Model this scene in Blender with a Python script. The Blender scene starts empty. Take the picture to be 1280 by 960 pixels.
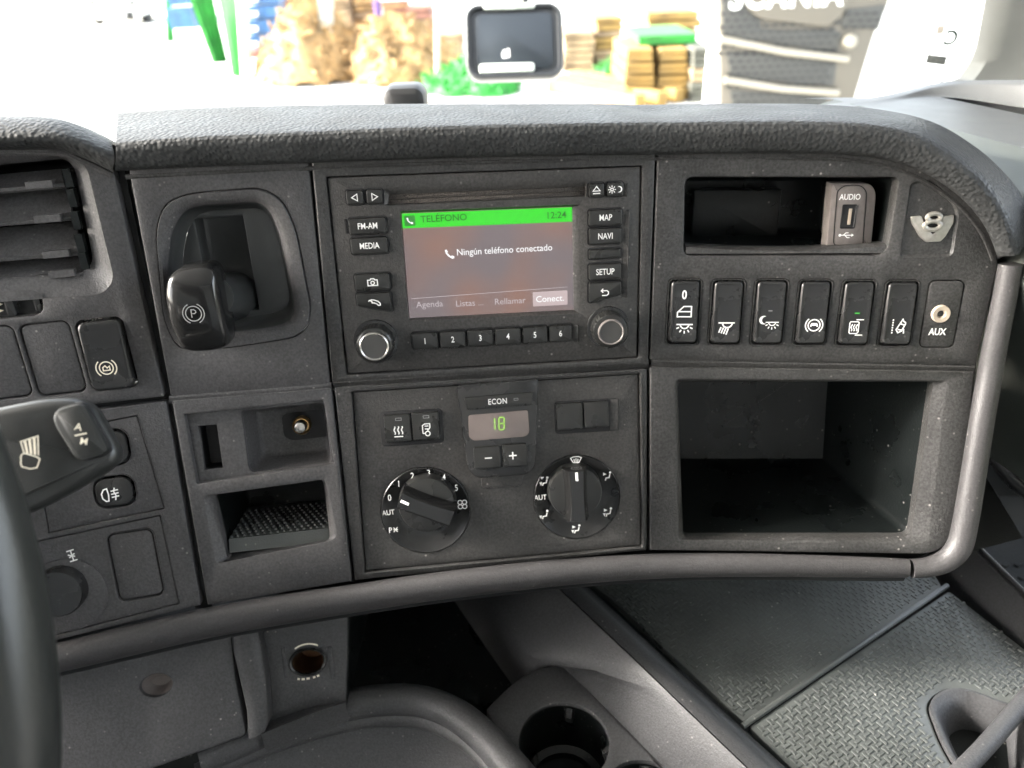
import bpy, bmesh, math, random
from mathutils import Vector as V, Matrix
random.seed(7)
PI = math.pi
rad = math.radians
sc = bpy.context.scene
COL = sc.collection

# ------------------------------------------------------------------ camera
FP = 961.0                                  # focal length in pixels of a 1280 x 960 picture
PITCH, ROLL = rad(30), rad(2.2)
CAM = V((0, 0, 2.45))
FWD = V((0, math.cos(PITCH), -math.sin(PITCH)))
UP0 = V((0, math.sin(PITCH), math.cos(PITCH)))
RT = V((1, 0, 0)) * math.cos(ROLL) - UP0 * math.sin(ROLL)
UPV = V((1, 0, 0)) * math.sin(ROLL) + UP0 * math.cos(ROLL)
cd = bpy.data.cameras.new('camera')
cam = bpy.data.objects.new('camera', cd)
COL.objects.link(cam)
cd.sensor_width = 36
cd.lens = FP / 1280 * 36
cd.clip_start = 0.02
cd.clip_end = 400
m = Matrix((RT, UPV, -FWD)).transposed().to_4x4()
m.translation = CAM
cam.matrix_world = m
cd.dof.use_dof = True
cd.dof.focus_distance = 0.47
cd.dof.aperture_fstop = 7.5
sc.camera = cam

# ------------------------------------------------------------------ light
SUN_EL, SUN_AZ = rad(25), rad(-86)          # azimuth from +Y towards +X
w = bpy.data.worlds.new('World')
sc.world = w
w.use_nodes = True
nt = w.node_tree
sky = nt.nodes.new('ShaderNodeTexSky')
sky.sky_type = 'NISHITA'
sky.sun_disc = False
sky.sun_elevation = SUN_EL
sky.sun_rotation = SUN_AZ
sky.dust_density = 4.0
sky.ozone_density = 0.4
bg = nt.nodes['Background']
bg.inputs['Strength'].default_value = 0.10
hs = nt.nodes.new('ShaderNodeHueSaturation')      # milky bright sky
hs.inputs['Saturation'].default_value = 0.4
nt.links.new(sky.outputs['Color'], hs.inputs['Color'])
nt.links.new(hs.outputs['Color'], bg.inputs['Color'])
sl = bpy.data.lights.new('sun', 'SUN')
sl.energy = 1.5
sl.angle = rad(14)
sl.color = (1.0, 0.95, 0.88)
so = bpy.data.objects.new('sun', sl)
COL.objects.link(so)
sd = V((math.sin(SUN_AZ) * math.cos(SUN_EL), math.cos(SUN_AZ) * math.cos(SUN_EL), math.sin(SUN_EL)))
so.rotation_euler = sd.to_track_quat('Z', 'Y').to_euler()
so.location = (-3, -2, 6)
sc.view_settings.view_transform = 'Standard'
sc.view_settings.look = 'None'
sc.view_settings.exposure = 4.25
sc.view_settings.gamma = 1.0
sc.view_settings.use_curve_mapping = False
sc.render.resolution_x = 1024
sc.render.resolution_y = 768


def ray(px, py):
    return FWD + RT * ((px - 640) / FP) + UPV * ((480 - py) / FP)


def at(px, py, d):
    return CAM + ray(px, py) * d


def onz(px, py, z):
    r = ray(px, py)
    return CAM + r * ((z - CAM.z) / r.z)


def ony(px, py, y):
    r = ray(px, py)
    return CAM + r * (y / r.y)


# ------------------------------------------------------------------ materials
def mat(name, col, rough=0.5, grain=0, gs=0.0, metal=0.0, var=0.0, vs=30.0, spec=0.5, kind='noise', coat=0.0,
        emit=None, es=1.0, dust=0.0, mott=0.0, bd=None):
    mt = bpy.data.materials.new(name)
    mt.use_nodes = True
    t = mt.node_tree
    b = t.nodes['Principled BSDF']
    b.inputs['Base Color'].default_value = (*col, 1)
    b.inputs['Roughness'].default_value = rough
    b.inputs['Metallic'].default_value = metal
    b.inputs['Specular IOR Level'].default_value = spec
    b.inputs['Coat Weight'].default_value = coat
    tc = t.nodes.new('ShaderNodeTexCoord')
    if var or dust:
        n = t.nodes.new('ShaderNodeTexNoise')
        n.inputs['Scale'].default_value = vs
        n.inputs['Detail'].default_value = 6
        t.links.new(tc.outputs['Object'], n.inputs['Vector'])
        r = t.nodes.new('ShaderNodeMapRange')
        r.inputs['From Min'].default_value = 0.3
        r.inputs['From Max'].default_value = 0.7
        r.inputs['To Min'].default_value = 1 - var
        r.inputs['To Max'].default_value = 1 + var
        t.links.new(n.outputs['Fac'], r.inputs['Value'])
        mx = t.nodes.new('ShaderNodeVectorMath')
        mx.operation = 'SCALE'
        mx.inputs[0].default_value = col
        if mott:                                  # salt-and-pepper of the moulded grain
            nf = t.nodes.new('ShaderNodeTexNoise')
            nf.inputs['Scale'].default_value = 620
            nf.inputs['Detail'].default_value = 3
            t.links.new(tc.outputs['Object'], nf.inputs['Vector'])
            rf = t.nodes.new('ShaderNodeMapRange')
            rf.inputs['From Min'].default_value = 0.35
            rf.inputs['From Max'].default_value = 0.65
            rf.inputs['To Min'].default_value = 1 - mott
            rf.inputs['To Max'].default_value = 1 + mott
            t.links.new(nf.outputs['Fac'], rf.inputs['Value'])
            mm = t.nodes.new('ShaderNodeMath')
            mm.operation = 'MULTIPLY'
            t.links.new(r.outputs['Result'], mm.inputs[0])
            t.links.new(rf.outputs['Result'], mm.inputs[1])
            t.links.new(mm.outputs[0], mx.inputs['Scale'])
        else:
            t.links.new(r.outputs['Result'], mx.inputs['Scale'])
        out = mx.outputs['Vector']
        if dust:                                  # pale specks and smears of dust
            n2 = t.nodes.new('ShaderNodeTexVoronoi')
            n2.inputs['Scale'].default_value = 170
            t.links.new(tc.outputs['Object'], n2.inputs['Vector'])
            cr = t.nodes.new('ShaderNodeMapRange')
            cr.inputs['From Min'].default_value = 0.16
            cr.inputs['From Max'].default_value = 0.05
            t.links.new(n2.outputs['Distance'], cr.inputs['Value'])
            n3 = t.nodes.new('ShaderNodeTexNoise')
            n3.inputs['Scale'].default_value = 45
            n3.inputs['Detail'].default_value = 3
            t.links.new(tc.outputs['Object'], n3.inputs['Vector'])
            c3 = t.nodes.new('ShaderNodeMapRange')
            c3.inputs['From Min'].default_value = 0.48
            c3.inputs['From Max'].default_value = 0.68
            t.links.new(n3.outputs['Fac'], c3.inputs['Value'])
            ml = t.nodes.new('ShaderNodeMath')
            ml.operation = 'MULTIPLY'
            t.links.new(cr.outputs['Result'], ml.inputs[0])
            t.links.new(c3.outputs['Result'], ml.inputs[1])
            m2 = t.nodes.new('ShaderNodeMath')
            m2.operation = 'MULTIPLY'
            m2.inputs[1].default_value = dust
            t.links.new(ml.outputs[0], m2.inputs[0])
            mix = t.nodes.new('ShaderNodeMix')
            mix.data_type = 'RGBA'
            mix.inputs['B'].default_value = (0.42, 0.40, 0.37, 1)
            t.links.new(m2.outputs[0], mix.inputs['Factor'])
            t.links.new(out, mix.inputs['A'])
            out = mix.outputs['Result']
        t.links.new(out, b.inputs['Base Color'])
        # uneven sheen
        rr = t.nodes.new('ShaderNodeMapRange')
        rr.inputs['From Min'].default_value = 0.3
        rr.inputs['From Max'].default_value = 0.7
        rr.inputs['To Min'].default_value = max(0.02, rough - 0.06)
        rr.inputs['To Max'].default_value = min(1, rough + 0.06)
        t.links.new(n.outputs['Fac'], rr.inputs['Value'])
        t.links.new(rr.outputs['Result'], b.inputs['Roughness'])
    if grain:
        if kind == 'noise':
            g = t.nodes.new('ShaderNodeTexNoise')
            g.inputs['Scale'].default_value = grain
            g.inputs['Detail'].default_value = 2
            o = g.outputs['Fac']
        else:
            g = t.nodes.new('ShaderNodeTexVoronoi')
            g.inputs['Scale'].default_value = grain
            g.feature = 'SMOOTH_F1'
            o = g.outputs['Distance']
        t.links.new(tc.outputs['Object'], g.inputs['Vector'])
        bp = t.nodes.new('ShaderNodeBump')
        bp.inputs['Strength'].default_value = gs
        bp.inputs['Distance'].default_value = bd or (0.0006 if kind == 'noise' else 0.0016)
        bp.invert = kind != 'noise'
        t.links.new(o, bp.inputs['Height'])
        t.links.new(bp.outputs['Normal'], b.inputs['Normal'])
    if emit:
        b.inputs['Emission Color'].default_value = (*emit, 1)
        b.inputs['Emission Strength'].default_value = es
    return mt


M = {}
M['pad'] = mat('grained_soft_pad', (0.034, 0.035, 0.035), 0.52, 470, 0.75, var=0.15, kind='voronoi', spec=0.22, mott=0.2, bd=.0010)
M['grey'] = mat('grey_grained_plastic', (0.062, 0.060, 0.061), 0.48, 900, 0.45, var=0.14, vs=22, dust=0.65, mott=0.22)
M['black'] = mat('black_grained_plastic', (0.041, 0.040, 0.039), 0.44, 900, 0.5, var=0.22, vs=26, dust=0.75, mott=0.35)
M['face'] = mat('radio_face_plastic', (0.042, 0.040, 0.038), 0.42, 1100, 0.4, var=0.18, vs=30, dust=0.7, mott=0.3)
M['button'] = mat('button_plastic', (0.020, 0.020, 0.019), 0.30, 1200, 0.12, var=0.15, vs=60)
M['rocker'] = mat('rocker_plastic', (0.018, 0.018, 0.018), 0.27, 1200, 0.1, var=0.2, vs=60, dust=0.3)
M['trim'] = mat('soft_grey_trim', (0.048, 0.046, 0.047), 0.46, 1000, 0.4, var=0.1, vs=20, dust=.5, mott=.15)
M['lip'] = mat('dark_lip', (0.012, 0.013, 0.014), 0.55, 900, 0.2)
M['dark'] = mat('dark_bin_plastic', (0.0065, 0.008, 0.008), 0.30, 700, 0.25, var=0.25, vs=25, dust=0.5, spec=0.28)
M['groove'] = mat('groove_black', (0.006, 0.006, 0.007), 0.6)
M['print'] = mat('white_print', (0.85, 0.85, 0.83), 0.6)
M['cprint'] = mat('cream_print', (0.80, 0.74, 0.60), 0.6)
M['gprint'] = mat('grey_print', (0.30, 0.30, 0.30), 0.6)
M['gloss'] = mat('glossy_black', (0.012, 0.012, 0.012), 0.16, var=0.2, vs=40)
M['satin'] = mat('satin_black', (0.026, 0.026, 0.026), 0.27, 900, 0.12, var=.15, vs=50)
M['metal'] = mat('worn_metal', (0.55, 0.53, 0.50), 0.3, metal=1.0, var=0.2, vs=200)
M['brass'] = mat('brass', (0.65, 0.45, 0.22), 0.35, metal=1.0)
M['copper'] = mat('dull_copper', (0.16, 0.10, 0.06), 0.45, metal=1.0)
M['bone'] = mat('cream_plastic', (0.45, 0.38, 0.30), 0.45)
M['silver'] = mat('silver_emblem', (0.42, 0.40, 0.36), 0.38, metal=0.7, var=0.15, vs=300)
M['taupe'] = mat('taupe_plastic', (0.17, 0.15, 0.14), 0.5, 700, 0.5, var=0.12, vs=200)
M['rubber'] = mat('grey_rubber_mat', (0.075, 0.081, 0.078), 0.32, 900, 0.2, var=0.25, vs=14, dust=.9)
M['console'] = mat('console_plastic', (0.050, 0.050, 0.052), 0.52, 800, 0.4, var=0.14, vs=18, dust=0.6, mott=.22)
M['wheel'] = mat('steering_wheel_skin', (0.018, 0.019, 0.017), 0.33, 700, 0.2)
M['stalk'] = mat('stalk_plastic', (0.020, 0.021, 0.020), 0.36, 900, 0.1)
M['led'] = mat('green_led', (0.02, 0.1, 0.02), 0.4, emit=(0.1, 0.9, 0.1), es=0.05)
M['pale_green'] = mat('pale_pillar', (0.22, 0.23, 0.22), 0.6, 500, 0.2, var=0.05)
M['shelf'] = mat('shelf_plastic', (0.12, 0.125, 0.125), 0.45, 700, 0.3, var=0.06)
M['sage'] = mat('sage_plastic', (0.10, 0.11, 0.098), 0.5, 700, 0.2, var=0.06)
M['beige'] = mat('beige_trim', (0.55, 0.52, 0.45), 0.6, 500, 0.2)
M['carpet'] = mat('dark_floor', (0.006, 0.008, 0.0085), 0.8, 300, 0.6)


# ------------------------------------------------------------------ mesh helpers
class MB:
    def __init__(s):
        s.v, s.f, s.sm = [], [], []

    def add(s, vs, fs, smooth=True):
        o = len(s.v)
        s.v += [V(p) for p in vs]
        for f in fs:
            s.f.append([i + o for i in f])
            s.sm.append(smooth)

    def loft(s, loops, cap0=False, cap1=True, closed=True):
        n = len(loops[0])
        vs = [p for l in loops for p in l]
        fs = []
        for k in range(len(loops) - 1):
            for i in range(n if closed else n - 1):
                j = (i + 1) % n
                fs.append([k * n + i, k * n + j, (k + 1) * n + j, (k + 1) * n + i])
        s.add(vs, fs)
        if cap1:
            s.add(loops[-1], [list(range(n))], False)
        if cap0:
            s.add(loops[0], [list(range(n))[::-1]], False)

    def tube(s, path, r, n=12, caps=True, flat=1.0, upv=V((0, 0, 1))):
        loops = []
        for i, p in enumerate(path):
            a = path[max(0, i - 1)]
            b = path[min(len(path) - 1, i + 1)]
            t = (b - a).normalized()
            e1 = t.cross(upv)
            if e1.length < 1e-4:
                e1 = t.cross(V((0, 1, 0)))
            e1.normalize()
            e2 = e1.cross(t).normalized()
            rr = r[i] if isinstance(r, (list, tuple)) else r
            loops.append([p + e1 * (math.cos(2 * PI * k / n) * rr * flat) + e2 * (math.sin(2 * PI * k / n) * rr) for k in range(n)])
        s.loft(loops, caps, caps)

    def box(s, c, sx, sy, sz, ax=None):
        ex, ey, ez = ax or (V((1, 0, 0)), V((0, 1, 0)), V((0, 0, 1)))
        vs = [V(c) + ex * (sx / 2 * a) + ey * (sy / 2 * b) + ez * (sz / 2 * d) for d in (-1, 1) for a, b in ((-1, -1), (1, -1), (1, 1), (-1, 1))]
        s.add(vs, [[3, 2, 1, 0], [4, 5, 6, 7], [0, 1, 5, 4], [1, 2, 6, 5], [2, 3, 7, 6], [3, 0, 4, 7]], False)

    def grid(s, rows, smooth=True):
        n = len(rows[0])
        s.add([p for r in rows for p in r], [[k * n + i, k * n + i + 1, (k + 1) * n + i + 1, (k + 1) * n + i] for k in range(len(rows) - 1) for i in range(n - 1)], smooth)

    def build(s, name, m, parent=None, loc=None, sharp=38, recalc=True):
        me = bpy.data.meshes.new(name)
        off = V((0, 0, 0))
        if parent is not None:
            off = ROOT[parent.name]
        elif loc is not None:
            off = V(loc)
        me.from_pydata([p - off for p in s.v], [], s.f)
        me.polygons.foreach_set('use_smooth', s.sm)
        bm = bmesh.new()
        bm.from_mesh(me)
        bmesh.ops.remove_doubles(bm, verts=bm.verts, dist=1e-6)
        if recalc:
            bmesh.ops.recalc_face_normals(bm, faces=bm.faces)
        bm.to_mesh(me)
        bm.free()
        me.set_sharp_from_angle(angle=rad(sharp))
        me.materials.append(M[m] if isinstance(m, str) else m)
        o = bpy.data.objects.new(name, me)
        COL.objects.link(o)
        if parent is not None:
            o.parent = parent
        else:
            o.location = off
        ROOT[o.name] = off
        return o


ROOT = {}


def thing(name, label, cat, loc, group=None):
    o = bpy.data.objects.new(name, None)
    o.empty_display_size = 0.02
    COL.objects.link(o)
    o.location = loc
    ROOT[o.name] = V(loc)
    return tag(o, label, cat, group)


def tag(o, label, cat, group=None):
    o['kind'] = 'thing'
    o['label'] = label
    o['category'] = cat
    if group:
        o['group'] = group
    return o


def struct(o):
    o['kind'] = 'structure'
    return o


def catmull(pts, k=4):
    if len(pts) < 3:
        return list(pts)
    out = []
    n = len(pts)
    for i in range(n - 1):
        p0, p1, p2, p3 = pts[max(0, i - 1)], pts[i], pts[i + 1], pts[min(n - 1, i + 2)]
        for j in range(k):
            t = j / k
            out.append(0.5 * ((2 * p1) + (p2 - p0) * t + (2 * p0 - 5 * p1 + 4 * p2 - p3) * t * t + (3 * p1 - p0 - 3 * p2 + p3) * t ** 3))
    out.append(pts[-1])
    return out


# 2-D loops
def rrect(cx, cy, w_, h_, r, n=4):
    r = min(r, w_ / 2 * .999, h_ / 2 * .999)
    o = []
    for (sx, sy, a0) in ((1, 1, 0), (-1, 1, 90), (-1, -1, 180), (1, -1, 270)):
        for k in range(n + 1):
            a = rad(a0 + 90 * k / n)
            o.append(V((cx + sx * (w_ / 2 - r) + r * math.cos(a), cy + sy * (h_ / 2 - r) + r * math.sin(a))))
    return o


def rpoly(pts, r, n=4):
    pts = [V(p) for p in pts]
    o = []
    for i, p in enumerate(pts):
        a = (pts[i - 1] - p)
        b = (pts[(i + 1) % len(pts)] - p)
        ri = r[i] if isinstance(r, (list, tuple)) else r
        d = min(ri, a.length * .49, b.length * .49)
        p1 = p + a.normalized() * d
        p2 = p + b.normalized() * d
        for k in range(n + 1):
            t = k / n
            o.append(p1 * (1 - t) ** 2 + p * (2 * t * (1 - t)) + p2 * t * t)
    if area(o) < 0:
        o.reverse()
    return o


def area(l):
    return sum(l[i - 1].x * l[i].y - l[i].x * l[i - 1].y for i in range(len(l))) / 2


def circ(cx, cy, r, n=32):
    return [V((cx + r * math.cos(2 * PI * k / n), cy + r * math.sin(2 * PI * k / n))) for k in range(n)]


def inset(l, d):
    """positive d shrinks a counter-clockwise loop"""
    o = []
    n = len(l)
    for i in range(n):
        a = l[i] - l[i - 1]
        b = l[(i + 1) % n] - l[i]
        if a.length < 1e-7:
            a = b
        if b.length < 1e-7:
            b = a
        na = V((-a.y, a.x)).normalized()
        nb = V((-b.y, b.x)).normalized()
        k = na + nb
        k = k / max(0.35, k.length_squared / 2) if k.length > 1e-6 else na
        o.append(l[i] + k * d)
    return o


def squash(l, d):
    """shrink a loop by d on every side by scaling, safe for small corners"""
    u0, u1 = min(p.x for p in l), max(p.x for p in l)
    v0, v1 = min(p.y for p in l), max(p.y for p in l)
    c = V(((u0 + u1) / 2, (v0 + v1) / 2))
    a, b = 1 - 2 * d / (u1 - u0), 1 - 2 * d / (v1 - v0)
    return [V((c.x + (p.x - c.x) * a, c.y + (p.y - c.y) * b)) for p in l]


class Facet:
    def __init__(s, pt, yaw, tilt):
        y, t = rad(yaw), rad(tilt)
        s.O = V(pt)
        s.U = V((math.cos(y), math.sin(y), 0))
        b = V((-math.sin(y), math.cos(y), 0))
        s.B = b
        s.V = V((0, 0, 1)) * math.cos(t) + b * math.sin(t)
        s.N = s.U.cross(s.V)

    def P(s, px, py, h=0):
        d = ray(px, py)
        return CAM + d * ((s.O + s.N * h - CAM).dot(s.N) / d.dot(s.N))

    def uv(s, px, py, h=0):
        q = s.P(px, py, h) - s.O
        return V((q.dot(s.U), q.dot(s.V)))

    def W(s, p, h=0):
        return s.O + s.U * p[0] + s.V * p[1] + s.N * h

    def px(s, px, py, h=0):
        return (s.P(px, py, h) - CAM).dot(FWD) / FP

    def loop(s, pts, h=0):
        return [s.uv(x, y, h) for x, y in pts]


C = Facet(at(610, 340, .474), 2.5, 10)
CL = Facet(C.P(620, 465), 2.5, 21)
B = Facet(C.P(397, 340), 6.5, 10)
BL = Facet(B.P(310, 490), 6.5, 21)
A = Facet(B.P(180, 340), 11, 10)
AL = Facet(A.P(212, 500), 11, 21)
D = Facet(C.P(818, 340), -5.5, 10)
DL = Facet(D.P(1000, 455), -5.5, 21)


def L(f, lp, h):
    """2-D loop to 3-D at height h (number or function of the 2-D point)"""
    return [f.W(p, h(p) if callable(h) else h) for p in lp]


def plate(mb, f, outer, holes=(), h=0.0, thick=0.02, bev=0.0012):
    """flat panel with rounded rim; each hole is a list of (loop, height), the first lying in the front face"""
    if area(outer) < 0:
        outer = outer[::-1]
    inn = inset(outer, bev)
    bm = bmesh.new()
    es = []
    for lp in [inn] + [hl[0][0] for hl in holes]:
        vs = [bm.verts.new(f.W(p, h)) for p in lp]
        es += [bm.edges.new((vs[i], vs[(i + 1) % len(vs)])) for i in range(len(vs))]
    bmesh.ops.triangle_fill(bm, edges=es, use_beauty=True, normal=f.N)
    bm.verts.index_update()
    mb.add([v.co.copy() for v in bm.verts], [[v.index for v in fc.verts] for fc in bm.faces], False)
    bm.free()
    mid = inset(outer, bev * .3)
    mb.loft([L(f, inn, h), L(f, mid, h - bev * .3), L(f, outer, h - bev), L(f, outer, h - thick)], cap1=False)
    for hl in holes:
        mb.loft([L(f, lp, hh) for lp, hh in hl], cap1=False)


def hole(lp, bev=0.0012, thick=0.012, h=0.0):
    if area(lp) < 0:
        lp = lp[::-1]
    return [(inset(lp, -bev), h), (inset(lp, -bev * .3), h - bev * .3), (lp, h - bev), (lp, h - thick)]


def key(mb, f, lp, h0, h1, bev=0.001):
    """raised key: rounded edge, flat face at h1 (h1 may be a function)"""
    if area(lp) < 0:
        lp = lp[::-1]
    g = h1 if callable(h1) else (lambda p: h1)
    mb.loft([L(f, lp, h0), L(f, lp, lambda p: g(p) - bev), L(f, inset(lp, bev * .3), lambda p: g(p) - bev * .3), L(f, inset(lp, bev), g)])


def bin_(mb, f, lp, h0, depth, shrink=0.0, r0=0.003):
    """open box behind a hole"""
    if area(lp) < 0:
        lp = lp[::-1]
    mb.loft([L(f, lp, h0), L(f, squash(lp, shrink * .9), -depth + r0), L(f, squash(lp, shrink + r0 * .35), -depth + r0 * .3), L(f, squash(lp, shrink + r0), -depth)])


def lathe(mb, f, c, prof, n=36, knurl=0, cap=True):
    """prof: list of (radius, height) in the facet frame about uv c"""
    loops = []
    for (r, h) in prof:
        lp = []
        for k in range(n):
            a = 2 * PI * k / n
            rr = r * (1 + (0.035 if (knurl and k % 2) else 0))
            lp.append(f.W((c[0] + rr * math.cos(a), c[1] + rr * math.sin(a)), h))
        loops.append(lp)
    mb.loft(loops, cap1=cap)


def ribbons(mb, f, px, py, h, strokes, wd=1.5, scale=1.0, rot=0.0, slant=0.0):
    """strokes in picture pixels about (px, py), y up; (pts) open line, ('f', pts) filled"""
    k = f.px(px, py, h) * scale
    c = f.uv(px, py, h)
    cr, sr = math.cos(rad(rot)), math.sin(rad(rot))

    def T(p):
        x, y = p[0] + slant * p[1], p[1]
        return V((c.x + (x * cr - y * sr) * k, c.y + (x * sr + y * cr) * k))
    hh = h + 0.00012
    for st in strokes:
        hh += 0.000012
        if st[0] == 'f':
            lp = [T(p) for p in st[1]]
            mb.add([f.W(p, hh) for p in lp], [list(range(len(lp)))], False)
            continue
        pts = [T(p) for p in st]
        cl = (pts[0] - pts[-1]).length < 1e-7
        if cl:
            pts = pts[:-1]
        n = len(pts)
        a_, b_ = [], []
        for i in range(n):
            p0 = pts[i - 1] if (cl or i > 0) else None
            p1 = pts[(i + 1) % n] if (cl or i < n - 1) else None
            d = V((0, 0))
            if p0 is not None:
                d += (pts[i] - p0).normalized()
            if p1 is not None:
                d += (p1 - pts[i]).normalized()
            if d.length < 1e-6:
                d = V((1, 0))
            s_ = 1 / max(.6, d.length / 2) if (p0 is not None and p1 is not None) else 1
            d.normalize()
            nn = V((-d.y, d.x)) * (wd * k / scale / 2 * s_)
            a_.append(f.W(pts[i] + nn, hh))
            b_.append(f.W(pts[i] - nn, hh))
        mb.add(a_ + b_, [[i, (i + 1) % n, n + (i + 1) % n, n + i] for i in range(n if cl else n - 1)], False)


def arc(cx, cy, r, a0, a1, n=10, ry=None):
    return [(cx + r * math.cos(rad(a0 + (a1 - a0) * k / n)), cy + (ry or r) * math.sin(rad(a0 + (a1 - a0) * k / n))) for k in range(n + 1)]


def icon(f, px, py, h, strokes, m, parent, wd=1.5, name='symbol', scale=1.0, rot=0.0, slant=0.0):
    mb = MB()
    ribbons(mb, f, px, py, h, strokes, wd, scale, rot, slant)
    return mb.build(name, m, parent, recalc=False)


def text(s, f, px, py, h, size, m, parent, sx=0.85, align='CENTER', name='lettering', rot=0.0, bold=0.0, tr=1.0, loc=None):
    """size: capital height in picture pixels"""
    k = f.px(px, py, h)
    cu = bpy.data.curves.new('t', 'FONT')
    cu.body = s
    cu.align_x = align
    cu.align_y = 'CENTER'
    cu.size = 1.0
    cu.space_character = tr
    cu.offset = bold
    cu.resolution_u = 3
    ob = bpy.data.objects.new('t', cu)
    me = bpy.data.meshes.new_from_object(ob)
    bpy.data.objects.remove(ob)
    bpy.data.curves.remove(cu)
    sz = size * k / 0.70
    c = f.uv(px, py, h)
    cr, sr = math.cos(rad(rot)), math.sin(rad(rot))
    mb = MB()
    vs = []
    for v in me.vertices:
        x, y = v.co.x * sz * sx, v.co.y * sz
        vs.append(f.W((c.x + x * cr - y * sr, c.y + x * sr + y * cr), h + 0.00018))
    mb.add(vs, [list(p.vertices) for p in me.polygons], False)
    bpy.data.meshes.remove(me)
    return mb.build(name, m, parent, recalc=False, loc=loc)


def loopc(f, x0, y0, x1, y1, r, h=0.0, dw=0, dh=0):
    """rounded rectangle squared to the facet, from the picture box of its face"""
    c = f.uv((x0 + x1) / 2, (y0 + y1) / 2, h)
    k = f.px((x0 + x1) / 2, (y0 + y1) / 2, h)
    ww = abs(f.uv(x1, (y0 + y1) / 2, h).x - f.uv(x0, (y0 + y1) / 2, h).x)
    hh = abs(f.uv((x0 + x1) / 2, y1, h).y - f.uv((x0 + x1) / 2, y0, h).y)
    return rrect(c.x, c.y, ww + dw * k, hh + dh * k, r * k)



# ================================================================== the dashboard
dash = thing('dashboard', 'curved dark grey truck dashboard with padded top and soft grey lower edge roll', 'dashboard', (0.0, 0.45, 2.06))

# --- hole outlines that fittings share
RADIO = rpoly(C.loop([(407, 221), (803, 207), (798, 448), (433, 469)]), .0015)
CLIM = rpoly(CL.loop([(439, 490), (800, 467), (803, 684), (456, 716)]), .0012)
VENT = rpoly(A.loop([(-60, 212), (78, 199), (90, 212), (113, 330), (100, 343), (-60, 358)]), [.004, .006, .006, .006, .006, .004])
VENT_O = rpoly(A.loop([(-60, 198), (82, 190), (108, 206), (143, 350), (128, 368), (-60, 382)]), [.004, .006, .008, .008, .008, .004])
CUB = rpoly(D.loop([(857, 222), (1124, 222), (1108, 319), (855, 319)]), [.005, .004, .008, .005])
BIGO = rpoly(DL.loop([(842, 472), (1186, 474), (1161, 681), (846, 677)]), [.005, .004, .008, .004])
BIGI = rpoly(DL.loop([(847, 477), (1167, 477), (1139, 671), (854, 671)], -.004), [.004, .003, .006, .004])
COIN = rpoly(BL.loop([(230, 518), (404, 500), (418, 580), (246, 605)]), .001)
CUP = rpoly(BL.loop([(266, 615), (404, 598), (413, 676), (284, 698)], -.006), [.004, .004, .004, .003])
CUPO = rpoly(BL.loop([(252, 619), (408, 597), (424, 676), (270, 707)]), [.005, .005, .007, .004])


def small_hole(lp, d=.0006):
    return hole(inset(lp, -d), .0008, .012)


SW = [854.5, 908, 961.5, 1015.5, 1069.5, 1123, 1177]     # picture x of the row of rockers
SWY = [390.5, 391, 391, 391.5, 392, 392.5, 393]


def barrel(f, cx, cy, hw, hh, r, bow=.05, shear=0.0):
    lp = rrect(0, 0, 2 * hw, 2 * hh, r, 5)
    return [V((cx + p.x * (1 - bow * (p.y / hh) ** 2) + shear * p.y, cy + p.y)) for p in lp]


def swloop(i, grow=0.0, f=None):
    f = D
    c = f.uv(SW[i], SWY[i])
    k = f.px(SW[i], SWY[i])
    return barrel(f, c.x, c.y, 19.0 * k + grow, 40.5 * k + grow, .0028 + grow * .4, .05, 0.0)


# --- right panel
mb = MB()
outer = rpoly(D.loop([(822, 170), (1100, 170), (1165, 196), (1222, 245), (1246, 300), (1247, 335), (1220, 457), (812, 450)]), [.001, .01, .012, .012, .01, .002, .001, .001])
V8P = rpoly(D.loop([(1138, 228), (1168, 224), (1200, 262), (1191, 321), (1124, 322)]), [.003, .003, .006, .004, .003])
plate(mb, D, outer, [hole(CUB, .002, .01)] + [small_hole(swloop(i, .0012), .0002) for i in range(7)] + [[(V8P, 0), (inset(V8P, .0014), -.0012)]], 0, .03)
mb.add([D.W(p, -.0012) for p in inset(V8P, .0014)], [list(range(len(V8P)))], False)
mb.build('switch_panel', 'black', dash)
# storage slot behind it
mb = MB()
bin_(mb, D, inset(CUB, -.0008), -.004, .062, .006)
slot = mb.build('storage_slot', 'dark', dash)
mb = MB()      # curved lip along the slot's lower edge
lo, hi = D.uv(857, 318, -.001), D.uv(1107, 318, -.001)
rows = []
for k in range(17):
    t = k / 16
    u = lo.x + (hi.x - lo.x) * t
    dip = -.0028 * (1 - (2 * t - 1) ** 2)
    rows.append([D.W((u, lo.y + .0052 + dip), -.016), D.W((u, lo.y + .0058 + dip), -.004), D.W((u, lo.y + .0045 + dip), -.0012), D.W((u, lo.y + .0004), -.0008)])
mb.grid(rows)
mb.build('lip', 'black', slot)
mb = MB()      # step in the back wall
key(mb, D, loopc(D, 866, 238, 975, 300, 2, -.05), -.064, -.052, .001)
mb.build('back_step', 'dark', slot)

mb = MB()
outer = rpoly(DL.loop([(812, 458), (1218, 464), (1205, 610), (1193, 672), (1168, 693), (812, 688)]), [.001, .001, .001, .008, .008, .001])
plate(mb, DL, outer, [[(BIGO, 0), (inset(BIGO, .0012), -.0005), (BIGI, -.004), (BIGI, -.012)]] if len(BIGO) == len(BIGI) else [], 0, .03)
mb.build('cubby_panel', 'black', dash)
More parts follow.
